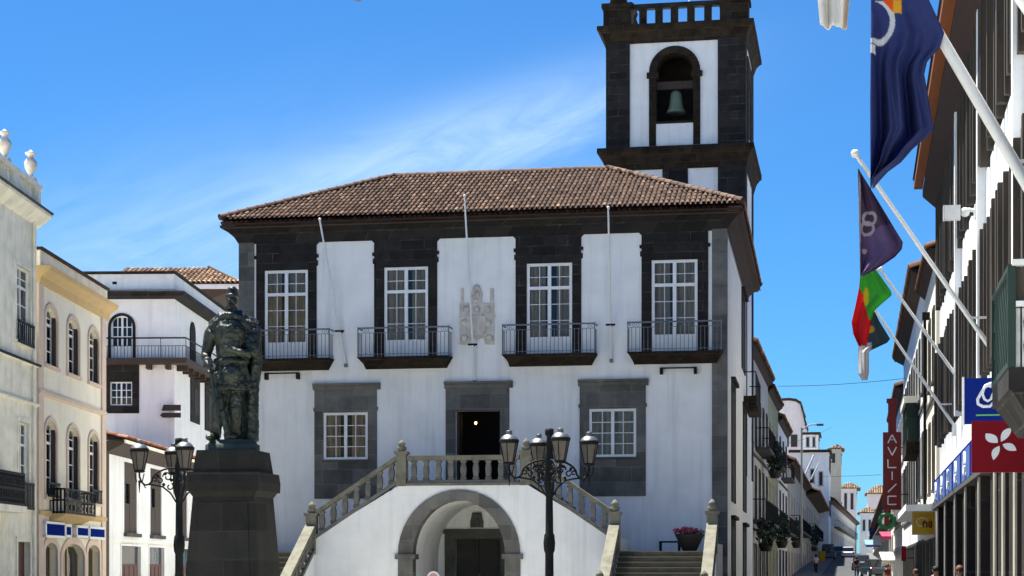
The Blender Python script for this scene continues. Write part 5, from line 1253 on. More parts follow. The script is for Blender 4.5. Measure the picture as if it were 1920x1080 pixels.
# balcony with a green lattice side
def lattice_balcony():
    uN, uF = None, None
    # outer face lies .95 m out from the wall
    uN, zt = RB.uz(1897, 496, -.95); uF, _ = RB.uz(1866, 575, -.95); zr = RB.vz(1897, 571, uN)[1]; zb = RB.vz(1897, 688, uN)[1]
    t = thing('lattice_balcony', 'projecting balcony with dark green lattice screen and white rails at the right edge', 'balcony', RB.w(uF, -.95, zb), RB.rz)
    Lx = uN-uF; h = zt-zb
    MB().box(-.02, Lx, -.04, .97, -.30, -.001).hexa([(.25, .3, -.75), (Lx-.25, .3, -.75), (Lx-.25, .96, -.75), (.25, .96, -.75), (0, .0, -.302), (Lx-.02, 0, -.302), (Lx-.02, .96, -.302), (0, .96, -.302)]).build('slab', M['basalt'], t)
    m = MB(); n = 16; sw = Lx/9
    for i in range(-9, 10):
        a0 = i*sw
        P = []
        for z_ in (0, h-.08):
            P.append((a0+(z_/h)*h*.8, z_))
        (xa, za), (xb, zb2) = P
        if xb < 0 or xa > Lx: continue
        if xa < 0: f = (0-xa)/(xb-xa); za = za+(zb2-za)*f; xa = 0
        if xb > Lx: f = (Lx-xa)/(xb-xa); zb2 = za+(zb2-za)*f; xb = Lx
        m.hexa([(xa, -.02, za), (min(Lx, xa+.14), -.02, za), (min(Lx, xa+.14), .0, za), (xa, 0, za), (xb, -.02, zb2), (min(Lx, xb+.14), -.02, zb2), (min(Lx, xb+.14), 0, zb2), (xb, 0, zb2)])
    m.box(0, Lx, .015, .03, 0, h); m.build('lattice_screen', M['green_wood'], t)
    m = MB()
    for a in ((0, Lx, -.05, .04, h-.07, h), (0, Lx, -.05, .04, 0, .08), (-.05, .03, -.05, .05, 0, h), (Lx-.05, Lx+.03, -.05, .05, 0, h)): m.box(*a)
    m.build('screen_frame', M['green_wood'], t)
    m = MB(); m.box(Lx-.04, Lx+.06, .0, .97, zt-zb-.02, zt-zb+.06); m.box(Lx-.03, Lx+.05, .05, .97, zr-zb-.03, zr-zb+.04); m.build('white_rails', M['white_metal'], t)
    MB().box(Lx-.09, Lx-.06, .06, .95, .0, zr-zb-.04).build('end_panel', M['plaster'], t)
    MB().box(Lx-.10, Lx-.07, .06, .95, zr-zb+.05, zt-zb-.03).build('end_board', M['fin'], t)
    m = MB(); hh = zr-zb
    for q in range(5): y = lerp(.12, .92, q/4); m.tube([(Lx+.0, y, 0), (Lx+.0, y, hh-.03)], .012, 5)
    for q in range(4):
        y = lerp(.22, .82, q/3)
        for zc_ in (hh*.3, hh*.68): m.tube([(Lx+.01, y+.085*(1-.06*k)*math.cos(k*.7+q), zc_+.15*(1-.06*k)*math.sin(k*.7+q)) for k in range(11)], .013, 5)
    m.build('ironwork', M['iron'], t)
lattice_balcony()
# wall floodlight
u = RB.u(1832); v, z = RB.vz(1802, 398, u)
t = thing('floodlight', 'white boxy floodlight on an arm fixed to the building with fins', 'light', RB.w(u, 0, z), RB.rz)
v0 = RB.vz(1770, 398, u)[0]
MB().box(-.14, .14, v0, v-.02, -.18, .16).build('housing', M['white_metal'], t); MB().box(-.15, .15, v0-.02, v0, -.19, .17).build('front_rim', M['plaster_dirty'], t)
MB().tube([(0, v-.04, -.02), (0, v*.5, .06), (0, .02, .0)], .05, 8).ball((0, v*.75, .0), .12).box(-.1, .1, -.06, 0, -.18, .18).build('arm', M['white_metal'], t)

# ---------------------------------------------------------------- flagpoles and flags
def pole(foot, tip, r, label, brace=None, ext=0):
    u = RB.u(foot[0]); z0 = RB.z(*foot); v1, z1 = RB.vz(*tip, u)
    t = thing('flagpole', label, 'flagpole', RB.w(u, 0, z0), RB.rz, 'white flagpoles on the right hand building')
    MB().tube([(0, 0, 0), (0, v1, z1-z0)], [r, r*.8], 10).build('pole', M['white_metal'], t)
    MB().ball((0, v1, z1-z0), r*1.7, 10, 7).build('finial', M['white_metal'], t)
    MB().box(-.12, .12, -.12, .0, -.2, .15).build('socket', M['white_metal'], t)
    if brace:
        f = brace; MB().box(-.02, .02, v1*f, .01, (z1-z0)*f-.025, (z1-z0)*f+.025).build('brace', M['white_metal'], t)
    return u
p1 = pole((1989, 454), (1640, -142), .095, 'thickest white flagpole, nearest, carrying the big navy flag', .25)
p2 = pole((1862, 660), (1603, 288), .055, 'second white flagpole, carrying the dark purple flag', .17)
p3 = pole((1803, 719), (1650, 505), .05, 'white flagpole behind the purple flag, carrying the green and red flag', .13)
p4 = pole((1793, 804), (1637, 576), .048, 'farthest and lowest white flagpole, carrying the slate and white flag', .2)
p0 = pole((2140, 320), (1535, -560), .09, 'white flagpole mostly above the frame, holding the white flag tip at the top')
def flag(label, u, left, right, colour, folds=2.0, amp=.1, nu=40, nv=70, ph=0.0, t0=-1, group='flags on the right hand building'):
    ys = [p[0] for p in left]; y0, y1 = min(ys+[p[0] for p in right]), max(ys+[p[0] for p in right])
    vm, zm_ = RB.vz(.5*(interp(left, y0)+interp(right, y0)), y0, u); m = MB()
    for j in range(nv+1):
        py = lerp(y0, y1, j/nv); a, b = interp(left, py), interp(right, py)
        for i in range(nu+1):
            s = i/nu; px = lerp(a, b, s); v, z = RB.vz(px, py, u); t_ = j/nv
            e = math.sin(math.pi*min(1, max(0, .06+s*.94)))
            du = amp*(.4+.6*t_)*(math.sin(2*math.pi*folds*s+ph+1.8*t_)+.5*math.sin(2*math.pi*folds*1.9*s+ph*2-2.6*t_+1))+amp*.8*math.sin(3.1*t_+s*2+ph)
            if t0 > 0: du = du*min(1, max(.06, (t_-t0)*3.2))+.16*min(1, max(0, 1-(t_-t0)*2))
            m.v.append((du, v-vm, z-zm_)); m.t.append(colour(px, py, s, t_))
    for j in range(nv):
        for i in range(nu):
            k = j*(nu+1)+i; m.smooth.add(len(m.f)); m.f.append((k, k+nu+1, k+nu+2, k+1))
    o = m.build('flag', M['cloth']); o.location = RB.w(u, vm, zm_); o.rotation_euler = (0, 0, RB.rz)
    sd_ = o.modifiers.new('cloth', 'SOLIDIFY'); sd_.thickness = .006
    return tag(o, label, 'flag', group)
def col_navy(px, py, s, t):
    c = (.045, .062, .20)
    d = math.hypot((px-1634)/1.0, (py-46)*.92)
    if 34 < d < 44 and py > 8 and px < 1678: c = (.62, .64, .66)
    if abs(px-1634) < 7 and 95 < py < 112 : c = (.66, .67, .68)
    if py < 24-.55*(px-1648)*0+.2*(px-1648) and 1648+max(0, py)*.9 < px < 1690: c = (.72, .12, .02) if px < 1674 else (.78, .42, .04)
    if py < 0: c = (.72, .14, .02) if px < 1680 else (.018, .024, .085)
    return c
flag('large navy flag with a white arc and an orange patch, nearest the camera', p1+.02,
     [(-150, 1632), (0, 1633), (200, 1631), (338, 1632)],
     [(-150, 1650), (-60, 1700), (0, 1738), (66, 1770), (92, 1762), (118, 1738), (140, 1733), (185, 1742), (238, 1751), (250, 1742), (275, 1712), (300, 1690), (320, 1662), (338, 1640)], col_navy, 2.2, .30, 90, 220, .6, t0=.34)
def col_purple(px, py, s, t):
    c = (.075, .045, .095) if (py < 440-.42*(px-1612)) else (.13, .09, .20)
    for cx, cy, r in ((1630, 408, 12), (1626, 426, 12)):
        d = math.hypot(px-cx, py-cy)
        if r-3 < d < r+2.2: c = (.36, .34, .38)
    if math.hypot(px-1621, py-467) < 5 or abs(px-1612) < 2: c = (.42, .36, .40)
    return c
flag('dark purple flag with a pale ring emblem, hanging slack on the second pole', p2+.02, [(318, 1609), (515, 1613)],
     [(318, 1612), (345, 1629), (452, 1693), (465, 1691), (480, 1678), (496, 1655), (505, 1640), (516, 1618)], col_purple, 1.3, .16, 70, 110, 2.0)
def col_pt(px, py, s, t):
    g = px > 1612+max(0, py-540)*.30 and (py < 600-.35*(px-1626))
    if py < 520 and px < 1622: g = True
    if ((px-1624)/5)**2+((py-556)/17)**2 < 1: return (.55, .45, .03)
    if abs(px-1617) < 3 and 550 < py < 566: return (.7, .05, .03)
    return (.07, .42, .055) if g else (.66, .026, .034)
flag('green and red flag with a yellow emblem, below the purple flag', p3+.02, [(505, 1614), (540, 1611), (575, 1604), (605, 1597), (626, 1600), (648, 1610)],
     [(505, 1642), (520, 1653), (545, 1671), (553, 1672), (566, 1656), (580, 1640), (600, 1633), (630, 1628), (648, 1624)], col_pt, 1.4, .09, 60, 90, 1.2)
def col_az(px, py, s, t):
    if math.hypot(px-1633, py-617) < 7: return (.60, .34, .02)
    if py > 642+.0*(px) and px < 1634: return (.66, .63, .62)
    return (.055, .08, .095)
flag('slate and white flag on the farthest pole, its white end hanging lowest', p4+.02, [(578, 1630), (640, 1612), (650, 1609), (700, 1609), (713, 1616)],
     [(578, 1638), (600, 1648), (635, 1669), (642, 1664), (656, 1634), (660, 1629), (700, 1629), (713, 1626)], col_az, 1.2, .07, 50, 90, 3.0)
flag('plain white flag, only its lower end showing at the top of the picture', p0+.02, [(-500, 1532), (0, 1533), (44, 1537), (48, 1538)],
     [(-500, 1545), (-300, 1660), (-200, 1640), (-80, 1604), (0, 1591), (44, 1588), (48, 1587)], lambda px, py, s, t: (.72, .70, .67) if s < .85 else (.60, .52, .44), 1.6, .08, 40, 70, .3)

# ================================================================ the street beyond
def street_house(name, label, W, u0, u1, ztop, wallm, rows, roof='tile', over=.6, bays=None, depth=9, z0=0, arch=False, shop='black', gl='dim', iron=True, trim='plaster_dirty'):
    """a narrow town house on W between u0 and u1 with rows of windows [(z0, z1), ...]"""
    t = thing(name, label, 'house', W.w(u0, 0, 0), W.rz)
    L_ = u1-u0; n = bays or max(2, int(L_/2.6)); ops = []
    for (za, zb) in rows:
        for i in range(n):
            c = L_*(i+.5)/n; w_ = min(.62, L_/n*.3) if (za, zb) != rows[0] else min(.95, L_/n*.4); ops.append((c-w_, c+w_, za, zb, 0))
    m = MB(); m.wall(0, L_, z0, ztop, ops, 0, .2); m.shell(0, L_, 0, depth, z0, ztop); m.build('wall', M[wallm], t)
    for (a, b, c, d, _) in ops:
        m = MB(); surround(m, a, b, c, d, .13, -.06, .02, sill=True); o = m.build('window_surround', M[trim], t)
        q = MB(); q.box(a, b, .10, .13, c, d); q.build('pane', M[shop] if c < z0+2 and rows[0][0] == c else M[gl], o)
        q = MB(); q.box(a, a+.07, .05, .1, c, d); q.box(b-.07, b, .05, .1, c, d); q.box((a+b)/2-.04, (a+b)/2+.04, .05, .1, c, d); q.box(a+.07, b-.07, .055, .1, c+.7*(d-c), c+.7*(d-c)+.07); q.build('frame', M['frame'], o)
    for (za, zb) in rows[1:]: MB().box(-.005, L_+.005, -.07, .02, za-.62, za-.48).build('string_course', M[trim], t)
    if roof == 'tile':
        MB().profx([(.05, ztop-.35), (-over*.8, ztop-.08), (-over, ztop-.07), (-over, ztop+.02), (.05, ztop+.02)], -.05, L_+.05).build('eave', M['soffit'], t)
        m = MB(); m.quad((-.1, -over-.05, ztop+.03), (L_+.1, -over-.05, ztop+.03), (L_+.1, depth*.5, ztop+2), (-.1, depth*.5, ztop+2)); m.quad((-.1, depth+.3, ztop+.03), (L_+.1, depth+.3, ztop+.03), (L_+.1, depth*.5, ztop+2), (-.1, depth*.5, ztop+2)); m.add([(-.06, 0, ztop), (-.06, depth, ztop), (-.06, depth*.5, ztop+1.97)], [(0, 1, 2)]); m.add([(L_+.06, 0, ztop), (L_+.06, depth, ztop), (L_+.06, depth*.5, ztop+1.97)], [(0, 1, 2)]); r = m.build('roof', M['tile_bed'], t)
        m = MB(); pt = .3 if L_ < 16 else .5; tile_slope(m, (-.1, -over-.07, ztop+.05), (L_+.1, -over-.07, ztop+.05), (L_+.1, depth*.5, ztop+2.02), (-.1, depth*.5, ztop+2.02), pt, .6, pt*.45, 31); m.build('roof_tiles', M['tile'], r)
    else:
        MB().profx([(.05, ztop-.3), (-.3, ztop-.05), (-.34, ztop+.08), (.05, ztop+.1)], -.04, L_+.04).build('cornice', M[trim], t)
        MB().box(-.02, L_+.02, -.08, .2, ztop+.1, ztop+.75).build('parapet', M[wallm], t)
    if iron and len(rows) > 1:
        for k, (za, zb) in enumerate(rows[1:]):
            a, b = L_*.12, L_*.88
            if k == 1: a, b = L_*.3, L_*.7
            sl = MB().box(a, b, -.75, .0, za-.24, za-.08).build('balcony_slab', M['stone_dark'], t); m = MB(); q = 0
            nb = max(6, min(70, int((b-a)/.16)))
            for i in range(nb+1): x = lerp(a, b, i/nb); m.box(x-.012, x+.012, -.72, -.70, za-.08, za+.95)
            for yy_ in (-.48, -.24): m.box(a, a+.02, yy_-.01, yy_+.01, za-.08, za+.95); m.box(b-.02, b, yy_-.01, yy_+.01, za-.08, za+.95)
            m.box(a, b, -.74, -.68, za+.92, za+.97); m.box(a, a+.03, -.7, 0, za+.92, za+.97); m.box(b-.03, b, -.7, 0, za+.92, za+.97); m.build('railing', M['iron'], sl)
    return t
def sx(px): return W_st.u(px)
def zt(px, py): return W_st.z(px, py)
lv = [(.2, 2.9), (4.3, 7.0), (8.2, 10.7)]
street_house('grey_town_house', 'grey white town house just beyond the bell tower, with eaves over its balconies', W_st, sx(1404), sx(1440), 12.9, 'plaster_dirty', lv, bays=5, over=.3, shop='black', trim='stone_dark')
street_house('green_town_house', 'olive green town house with dark balconies on the left of the street', W_st, sx(1440), sx(1459), 12.6, 'plaster_green', lv, bays=3, over=.3, trim='plaster_tan')
street_house('white_town_house', 'narrow white town house after the olive green one', W_st, sx(1459), sx(1476), 11.9, 'plaster', lv, bays=3, over=.3, trim='stone_dark')
street_house('tan_town_house', 'tan town house with deep red eaves below the white gabled block', W_st, sx(1476), sx(1511), 9.9, 'plaster_tan', [(.6, 3), (5, 7.6)], over=.5, bays=8, trim='plaster_dirty')
street_house('overhang_house', 'small house whose dark roof juts out over the left pavement', W_st, sx(1511), sx(1536), 9.6, 'plaster_tan', [(1.5, 4.4), (5.6, 8.2)], over=1.3, bays=8, trim='plaster_tan')
def front_block(name, label, px0, px1, ytop, Y, depth, wallm, wins, roofm=None, over=.4, vp=1612, zbase=-1):
    W = Wall(px1, Y, vp, 'face'); t = thing(name, label, 'house', W.loc, W.rz); x0 = W.u(px0); z1 = W.z(.5*(px0+px1), ytop)
    holes = [(W.u(a), W.u(b), W.z(a, d), W.z(a, c), 0) for a, b, c, d in wins]
    m = MB(); m.wall(x0, 0, zbase, z1, holes, 0, .2); m.shell(x0, 0, 0, depth, zbase, z1); m.build('wall', M[wallm], t)
    for a, b, c, d, _ in holes:
        o = MB().box(a, b, .12, .15, c, d).build('window', M['dim'], t); f = MB(); f.box(a-.12, a, -.05, .02, c, d); f.box(b, b+.12, -.05, .02, c, d); f.box(a-.12, b+.12, -.05, .02, d, d+.14); f.box(a-.18, b+.18, -.1, .02, c-.14, c); f.build('frame', M['plaster_dirty'], o)
    # street side windows
    nz_ = 3
    for k in range(nz_):
        for y in [2+q*3.2 for q in range(int((depth-3)/3.2)+1)]:
            zz = lerp(zbase+4, z1-2.6, k/(nz_-1)); MB().box(-.05, .03, y, y+1.1, zz, zz+1.8).build('window', M['dim'], t)
            MB().box(-.05, .14, y-.2, y+1.3, zz+1.8, zz+1.95).build('hood', M['stone_dark'], t)
    if roofm == 'hip':
        E = [(x0-over, -over, z1), (over, -over, z1), (over, depth+over, z1), (x0-over, depth+over, z1)]; c = x0/2; hh = min(-x0, depth)*.42; K = [(x0*.62, depth*.4, z1+hh), (x0*.38, depth*.4, z1+hh), (x0*.38, depth*.6, z1+hh), (x0*.62, depth*.6, z1+hh)]
        m = MB()
        for i in range(4): j = (i+1) % 4; m.quad(E[i], E[j], K[j], K[i])
        m.quad(*K); m.quad(*reversed(E)); r = m.build('roof', M['tile_bed'], t); m = MB(); pal = [(.24,.155,.09),(.17,.105,.06),(.30,.21,.13)]
        for i in range(2): tile_slope(m, Vector(E[i])+Vector((0, 0, .02)), Vector(E[i+1])+Vector((0, 0, .02)), Vector(K[i+1])+Vector((0, 0, .02)), Vector(K[i])+Vector((0, 0, .02)), .5, .8, .22, 40+i, pal)
        m.build('roof_tiles', M['tile'], r)
    else:
        MB().box(x0-.1, .35, -.35, .2, z1-.25, z1+.12).box(.0, .35, .2, depth, z1-.25, z1+.12).build('cornice', M['soffit'], t)
    return t, W, x0, z1
front_block('pale_block', 'tall pale house whose front faces down the street, with a thin dark cornice', 1480, 1554, 845, 252, 16, 'plaster', [(1500, 1506, 880, 905), (1520, 1526, 880, 905), (1536, 1542, 885, 910), (1536, 1542, 935, 960), (1520, 1526, 935, 960)])
def bow_block():
    W = Wall(1510, 290, 1612, 'face'); t = thing('rounded_block', 'tallest pale pink house with a curved roof edge on the hill behind', 'house', W.loc, W.rz)
    x0 = W.u(1462); zc = [(W.u(p), W.z(p, y)) for p, y in ((1462, 752), (1480, 751), (1492, 753), (1500, 758), (1505, 775), (1510, 800))]
    m = MB(); m.prism([(x0, 0), (0, 0)]+[q for q in reversed(zc)], 0, 12); m.build('wall', M['plaster_pink'], t)
    m = MB()
    for (a, za), (b, zb) in zip(zc, zc[1:]): m.hexa([(a, -.3, za+.01), (b, -.3, zb+.01), (b, 12.2, zb+.01), (a, 12.2, za+.01), (a, -.3, za+.4), (b+.2, -.3, zb+.4), (b+.2, 12.2, zb+.4), (a, 12.2, za+.4)])
    m.build('roof_edge', M['tile_bed'], t); 
    for px, y0, y1 in ((1473, 838, 812), (1489, 838, 815)): MB().box(W.u(px)-.5, W.u(px)+.5, -.06, .05, W.z(px, y0), W.z(px, y1)).build('window', M['dim'], t)
bow_block()
front_block('attic_house', 'small white attic storey with dark cornice right of the rounded pink house', 1506, 1534, 812, 275, 8, 'plaster', [(1512, 1517, 820, 838), (1524, 1528, 820, 838)])
front_block('chimney_house', 'slim tan roofed turret at the right corner of the pale front house', 1556, 1577, 842, 330, 9, 'plaster_tan', [(1560, 1566, 850, 868)], 'hip', .5)
W_f = Wall(1553, 262, 1700, 'left')
street_house('long_white_house', 'long white house with a balcony, downhill eaves line beyond the pale front house', W_f, 4, 150, W_f.z(1578, 958), 'plaster_dirty', [(4.8, 7.2), (8.2, 10.2)], bays=18, over=.6, depth=7, gl='dim', trim='plaster_dirty')
front_block('tan_roof_house', 'far house with a broad tan roof showing above the long white house', 1577, 1606, 916, 420, 14, 'plaster_pink', [(1583, 1588, 925, 955), (1595, 1600, 925, 955)], 'hip', .8)
front_block('end_house', 'farthest pale house closing the street left of the dark red sign', 1626, 1668, 926, 440, 14, 'plaster_pink', [(1640, 1645, 955, 975), (1652, 1657, 955, 975)], 'hip', .6)
front_block('low_end_house', 'low white house at the end of the street below the farthest pale one', 1612, 1640, 962, 400, 14, 'plaster', [(1618, 1622, 975, 995), (1629, 1633, 975, 995)], 'hip', .5)

# right hand row beyond the fin building
def ru(Y): return -(Y-66)/math.cos(math.atan2(642, F))
W_r2 = Wall(1757, 67, 1602, 'right')
def right_row(name, label, Ya, Yb, off, ztop, wallm, rows, bays, roof='tile', over=.6, **kw):
    W = Wall(1602+(off)*F/Yb, Yb, 1602, 'right'); ln = (Yb-Ya)/math.cos(math.atan2(642, F))
    return street_house(name, label, W, 0, ln, ztop, wallm, rows, roof=roof, over=over, bays=bays, depth=10, **kw), W, ln
right_row('cream_town_house', 'narrow cream house directly beyond the building with fins', 67.2, 78, 2.95, 13.2, 'plaster_warm', [(.2, 2.7), (4.6, 7.2), (8.6, 11.2)], 3, over=.3, iron=False, trim='stone_dark')
right_row('white_roofed_house', 'white house with dark eaves jutting over the street, behind the flagpoles', 78.1, 112, 2.95, 14.2, 'plaster', [(.2, 2.8), (4.8, 7.4), (9.2, 11.8)], 9, over=.55, iron=False, trim='stone_dark')
right_row('red_edged_house', 'lower white house with a red brown roof edge behind the tall dark red sign', 112.1, 140, 2.95, 12.6, 'plaster', [(.6, 3), (5, 7.4), (8.8, 11)], 7, over=.4)
right_row('low_shop_row', 'low row of shops on the right at the bottom of the street', 140.1, 300, 2.95, 8.2, 'plaster_warm', [(1.6, 4.2), (5.6, 7.4)], 24, over=.35)
# balcony plants (dark foliage spilling over the railings)
greens = [(.020, .034, .022), (.03, .05, .03), (.014, .022, .018), (.045, .07, .035)]
for px, py, rx, rz_, n, lab in ((1436, 990, 1.5, 1.2, 420, 'large dark plant mass spilling over the nearest balcony on the left of the street'), (1453, 847, 1.6, 1.5, 420, 'dark bushy plant on the high balcony of the olive green house'),
        (1466, 982, 2.0, 1.5, 420, 'dark plant mass on the lower balcony of the olive green house'), (1493, 988, 2.2, 1.6, 380, 'dark shrub on the balcony of the tan house'), (1527, 1000, 1.9, 1.9, 380, 'dark shrub below the jutting roof on the left of the street')):
    u, z = W_st.uz(px, py, -.7); p = thing('balcony_plant', lab, 'plant', W_st.w(u, -.7, z-rz_), W_st.rz, 'plants on the street balconies')
    q = MB(); foliage(q, (0, 0, rz_*.8), (rx*1.7, .5, rz_*.62), n, .13, greens, int(px)); q.build('foliage', M['leaf'], p)
    MB().lathe([(.25, 0), (.4, .4), (.36, .42)], n=10, sx=1.6).build('planter', M['terracotta'], p)
# two bare poles slanting out over the street, a slim post, a van
for k, (foot, tip, lab) in enumerate((((1506, 898), (1527, 852), 'nearer of two thin white poles slanting over the left side of the street'), ((1519, 902), (1536, 868), 'farther of two thin white poles slanting over the left side of the street'))):
    u = W_st.u(foot[0]); z0 = W_st.z(*foot); v, z1 = W_st.vz(*tip, u)
    p = thing('flagpole', lab, 'flagpole', W_st.w(u, 0, z0), W_st.rz, 'thin poles over the left side of the street'); MB().tube([(0, 0, 0), (0, v, z1-z0)], .09, 6).build('pole', M['white_metal'], p); MB().box(-.15, .15, -.15, .02, -.2, .2).build('socket', M['iron'], p)
u = W_st.u(1503, -1.2); p = thing('lamp_post', 'slim pale post standing before the tan house on the left of the street', 'post', W_st.w(u, -1.2, street_z(200)), W_st.rz); MB().tube([(0, 0, 0), (0, 0, 10)], [.10, .07], 8).build('post', M['plaster_tan'], p); MB().tube([(0, 0, 9.8), (0, -.6, 10.2), (0, -1.2, 10.2)], .05, 6).box(-.12, .12, -1.6, -1.1, 10.1, 10.25).build('lamp_head', M['iron_grey'], p)
# green ironwork balcony on the cream house
t_u, t_z = W_r2.uz(1718, 828, -.9)
t = thing('iron_balcony', 'dark green ironwork balcony over the street beside the dark red sign', 'balcony', RB.w(ru(84), -.05, RB.vz(1718, 828, ru(84))[1]), RB.rz)
hb = RB.vz(1718, 757, ru(84))[1]-RB.vz(1718, 828, ru(84))[1]
v1_ = RB.vz(1701, 800, ru(84))[0]
MB().box(-6, .0, v1_, .0, -.55, 0).build('slab', M['basalt_mossy'], t)
m = MB()
for k in range(10): y = lerp(v1_+.03, 0, k/9); m.tube([(0, y, 0), (0, y, hb)], .02, 4); m.tube([(.0, y+.04*math.cos(q), hb*.5+.25*math.sin(q)) for q in range(7)], .018, 4)
for k in range(30): x = lerp(-6, 0, k/29); m.tube([(x, v1_+.03, 0), (x, v1_+.03, hb)], .02, 4)
for z_ in (.05, hb*.6, hb): m.tube([(-6, v1_+.03, z_), (0, v1_+.03, z_), (0, 0, z_)], .035, 5, smooth=False)
m.build('railing', M['green_wood'], t); MB().box(-6, -.05, v1_+.1, -.05, hb*.05, hb*.98).build('screen', M['green_wood'], t)
MB().box(-6.1, .1, v1_-.1, 0, hb+.05, hb+.35).build('white_ledge', M['plaster_warm'], t)
u0_ = RB.vz(1734, 800, -7)[0]
t = thing('downpipe', 'black downpipe on the cream house beside the white canopy', 'pipe', RB.w(-7, u0_, 0), RB.rz); MB().tube([(0, 0, 4.2), (0, 0, 11.5)], .06, 8).build('pipe', M['iron'], t); MB().box(-.1, .1, -.1, .2, 11.4, 11.7).build('hopper', M['iron'], t)
# wires across the street
def wire(p, q, label, sag):
    pts = []
    for i in range(13):
        f = i/12; a = Vector(at(*p)).lerp(Vector(at(*q)), f); a.z -= sag*4*f*(1-f); pts.append(a)
    o = pts[0].copy(); w_ = MB().tube([x-o for x in pts], .016, 5).build('overhead_wire', M['iron']); w_.location = o
    tag(w_, label, 'wire', 'wires across the street')
wire((1459, 724, 125), (1700, 709, 108), 'highest thin wire strung across the street between the roofs', .12)
wire((1536, 893, 190), (1652, 890, 150), 'lower thin wire across the street left of the dark red sign', .05)
wire((1440, 836, 140), (1560, 800, 240), 'thin wire slanting along the left side of the street', .4)

# awnings and small signs at the bottom of the street
def awning(label, px0, px1, py, Y, mm, h=.6):
    x0, y, z = at(px0, py, Y); x1 = at(px1, py, Y)[0]
    t = thing('awning', label, 'awning', (x0, Y, z), 0)
    MB().hexa([(0, -1.2, -h), (x1-x0, -1.2, -h), (x1-x0, -1.1, -h), (0, -1.1, -h), (0, .0, -.04), (x1-x0, .0, -.04), (x1-x0, .0, 0), (0, .0, 0)]).build('cover', M[mm], t)
    MB().box(0, x1-x0, -1.22, -1.19, -h-.25, -h+.02).build('valance', M[mm], t)
    for x in (.05, x1-x0-.05): MB().tube([(x, 0, -h), (x, -1.15, -h)], .02, 5).build('arm', M['iron'], t)
awning('blue awning over a shop at the bottom of the street', 1620, 1646, 1012, 215, 'awning_blue'); awning('crimson awning under the green ring sign', 1648, 1678, 997, 150, 'awning_pink', .4); awning('pale awning beside the dark parked car', 1648, 1676, 1035, 135, 'plaster_warm', .6)

# ---------------------------------------------------------------- cars
def car(label, px, Y, mm, rz, group='cars parked in the street', van=False):
    a = math.atan2(1606-PCX, F); x = (px-PCX)/F*Y; z0 = street_z(Y)
    t = thing('parked_car', label, 'car', (x, Y, z0), rz, group)
    Lc, Wc, Hc = (4.1, 1.72, 1.46) if not van else (4.6, 1.8, 1.95)
    pr = [(-.5, .22), (-.5, .62), (-.47, .78), (-.40, .86), (-.30, 1.0), (-.22, 1.0), (.28, .92), (.46, .78), (.5, .6), (.5, .22)]
    def ext(poly, y0, y1, ins=0): return MB()
    m = MB(); body = [(-.5, .25), (-.5, .72), (-.46, .86), (.26, .86), (.46, .72), (.5, .55), (.5, .25)]
    P = [(q*Lc, z) for q, z in reversed(body)]; m.prism(list(reversed(P)), -Wc/2, Wc/2); b = m.build('body', M[mm], t)
    md = b.modifiers.new('bevel', 'BEVEL'); md.width = .07; md.segments = 2
    cab = [(-.45, .85), (-.36 if not van else -.44, Hc-.03), (.06 if not van else .14, Hc), (.25, .85)]
    vs = [(q*Lc, -Wc/2+.07, z) if z < 1 else (q*Lc, -Wc/2+.2, z) for q, z in cab]+[(q*Lc, Wc/2-.07, z) if z < 1 else (q*Lc, Wc/2-.2, z) for q, z in cab]
    c = MB().add(vs, [(0, 3, 2, 1), (4, 5, 6, 7), (0, 1, 5, 4), (1, 2, 6, 5), (2, 3, 7, 6)]).build('window_glass', M['glass_dark'], t)
    MB().hexa([(cab[1][0]*Lc-.03, -Wc/2+.19, Hc-.05), (cab[2][0]*Lc+.03, -Wc/2+.19, Hc-.04), (cab[2][0]*Lc+.03, Wc/2-.19, Hc-.04), (cab[1][0]*Lc-.03, Wc/2-.19, Hc-.05), (cab[1][0]*Lc+.1, -Wc/2+.25, Hc+.02), (cab[2][0]*Lc-.1, -Wc/2+.25, Hc+.03), (cab[2][0]*Lc-.1, Wc/2-.25, Hc+.03), (cab[1][0]*Lc+.1, Wc/2-.25, Hc+.02)]).build('roof', M[mm], t)
    for wx in (-.31*Lc, .31*Lc):
        for s in (-1, 1):
            w = MB(); n = 16; r = .31; vs = [(wx+r*math.cos(q*2*math.pi/n), s*(Wc/2-.2), .31+r*math.sin(q*2*math.pi/n)) for q in range(n)]+[(wx+r*math.cos(q*2*math.pi/n), s*(Wc/2+.01), .31+r*math.sin(q*2*math.pi/n)) for q in range(n)]
            w.add(vs, [tuple(range(n)), tuple(reversed(range(n, 2*n)))]+[(i, i+n, (i+1) % n+n, (i+1) % n) for i in range(n)]); o = w.build('wheel', M['tyre'], t)
            MB().lathe([(.17, 0), (.19, .015)], n=12).build('rim', M['white_metal'], o).matrix_local = Matrix.Translation((wx, s*(Wc/2+.012), .31)) @ Matrix.Rotation(-s*math.pi/2, 4, 'X')
    for s in (-1, 1):
        MB().box(-Lc/2-.012, -Lc/2+.05, s*Wc/2*.92-.16*s*1.2, s*Wc/2*.92, .58, .80).build('tail_light', M['tail'], t); MB().box(Lc/2-.06, Lc/2+.012, s*Wc/2*.92-.2*s, s*Wc/2*.92, .52, .66).build('headlight', M['lampglass'], t)
sa = math.pi/2-math.atan2(1606-PCX, F)
car('dark teal car parked on the right at the bottom of the street', 1640, 150, 'car_paint', sa+.25)
car('grey car with a glowing red tail lamp left of the dark teal one', 1615, 172, 'car_grey', sa)
car('far pale car stopped in the middle of the street', 1590, 250, 'car_white', sa)
car('far dark car beside the left pavement', 1572, 262, 'car_grey', sa+.05)
car('dark van parked by the left pavement beyond the yellow bin', 1553, 235, 'car_grey', sa, van=True)
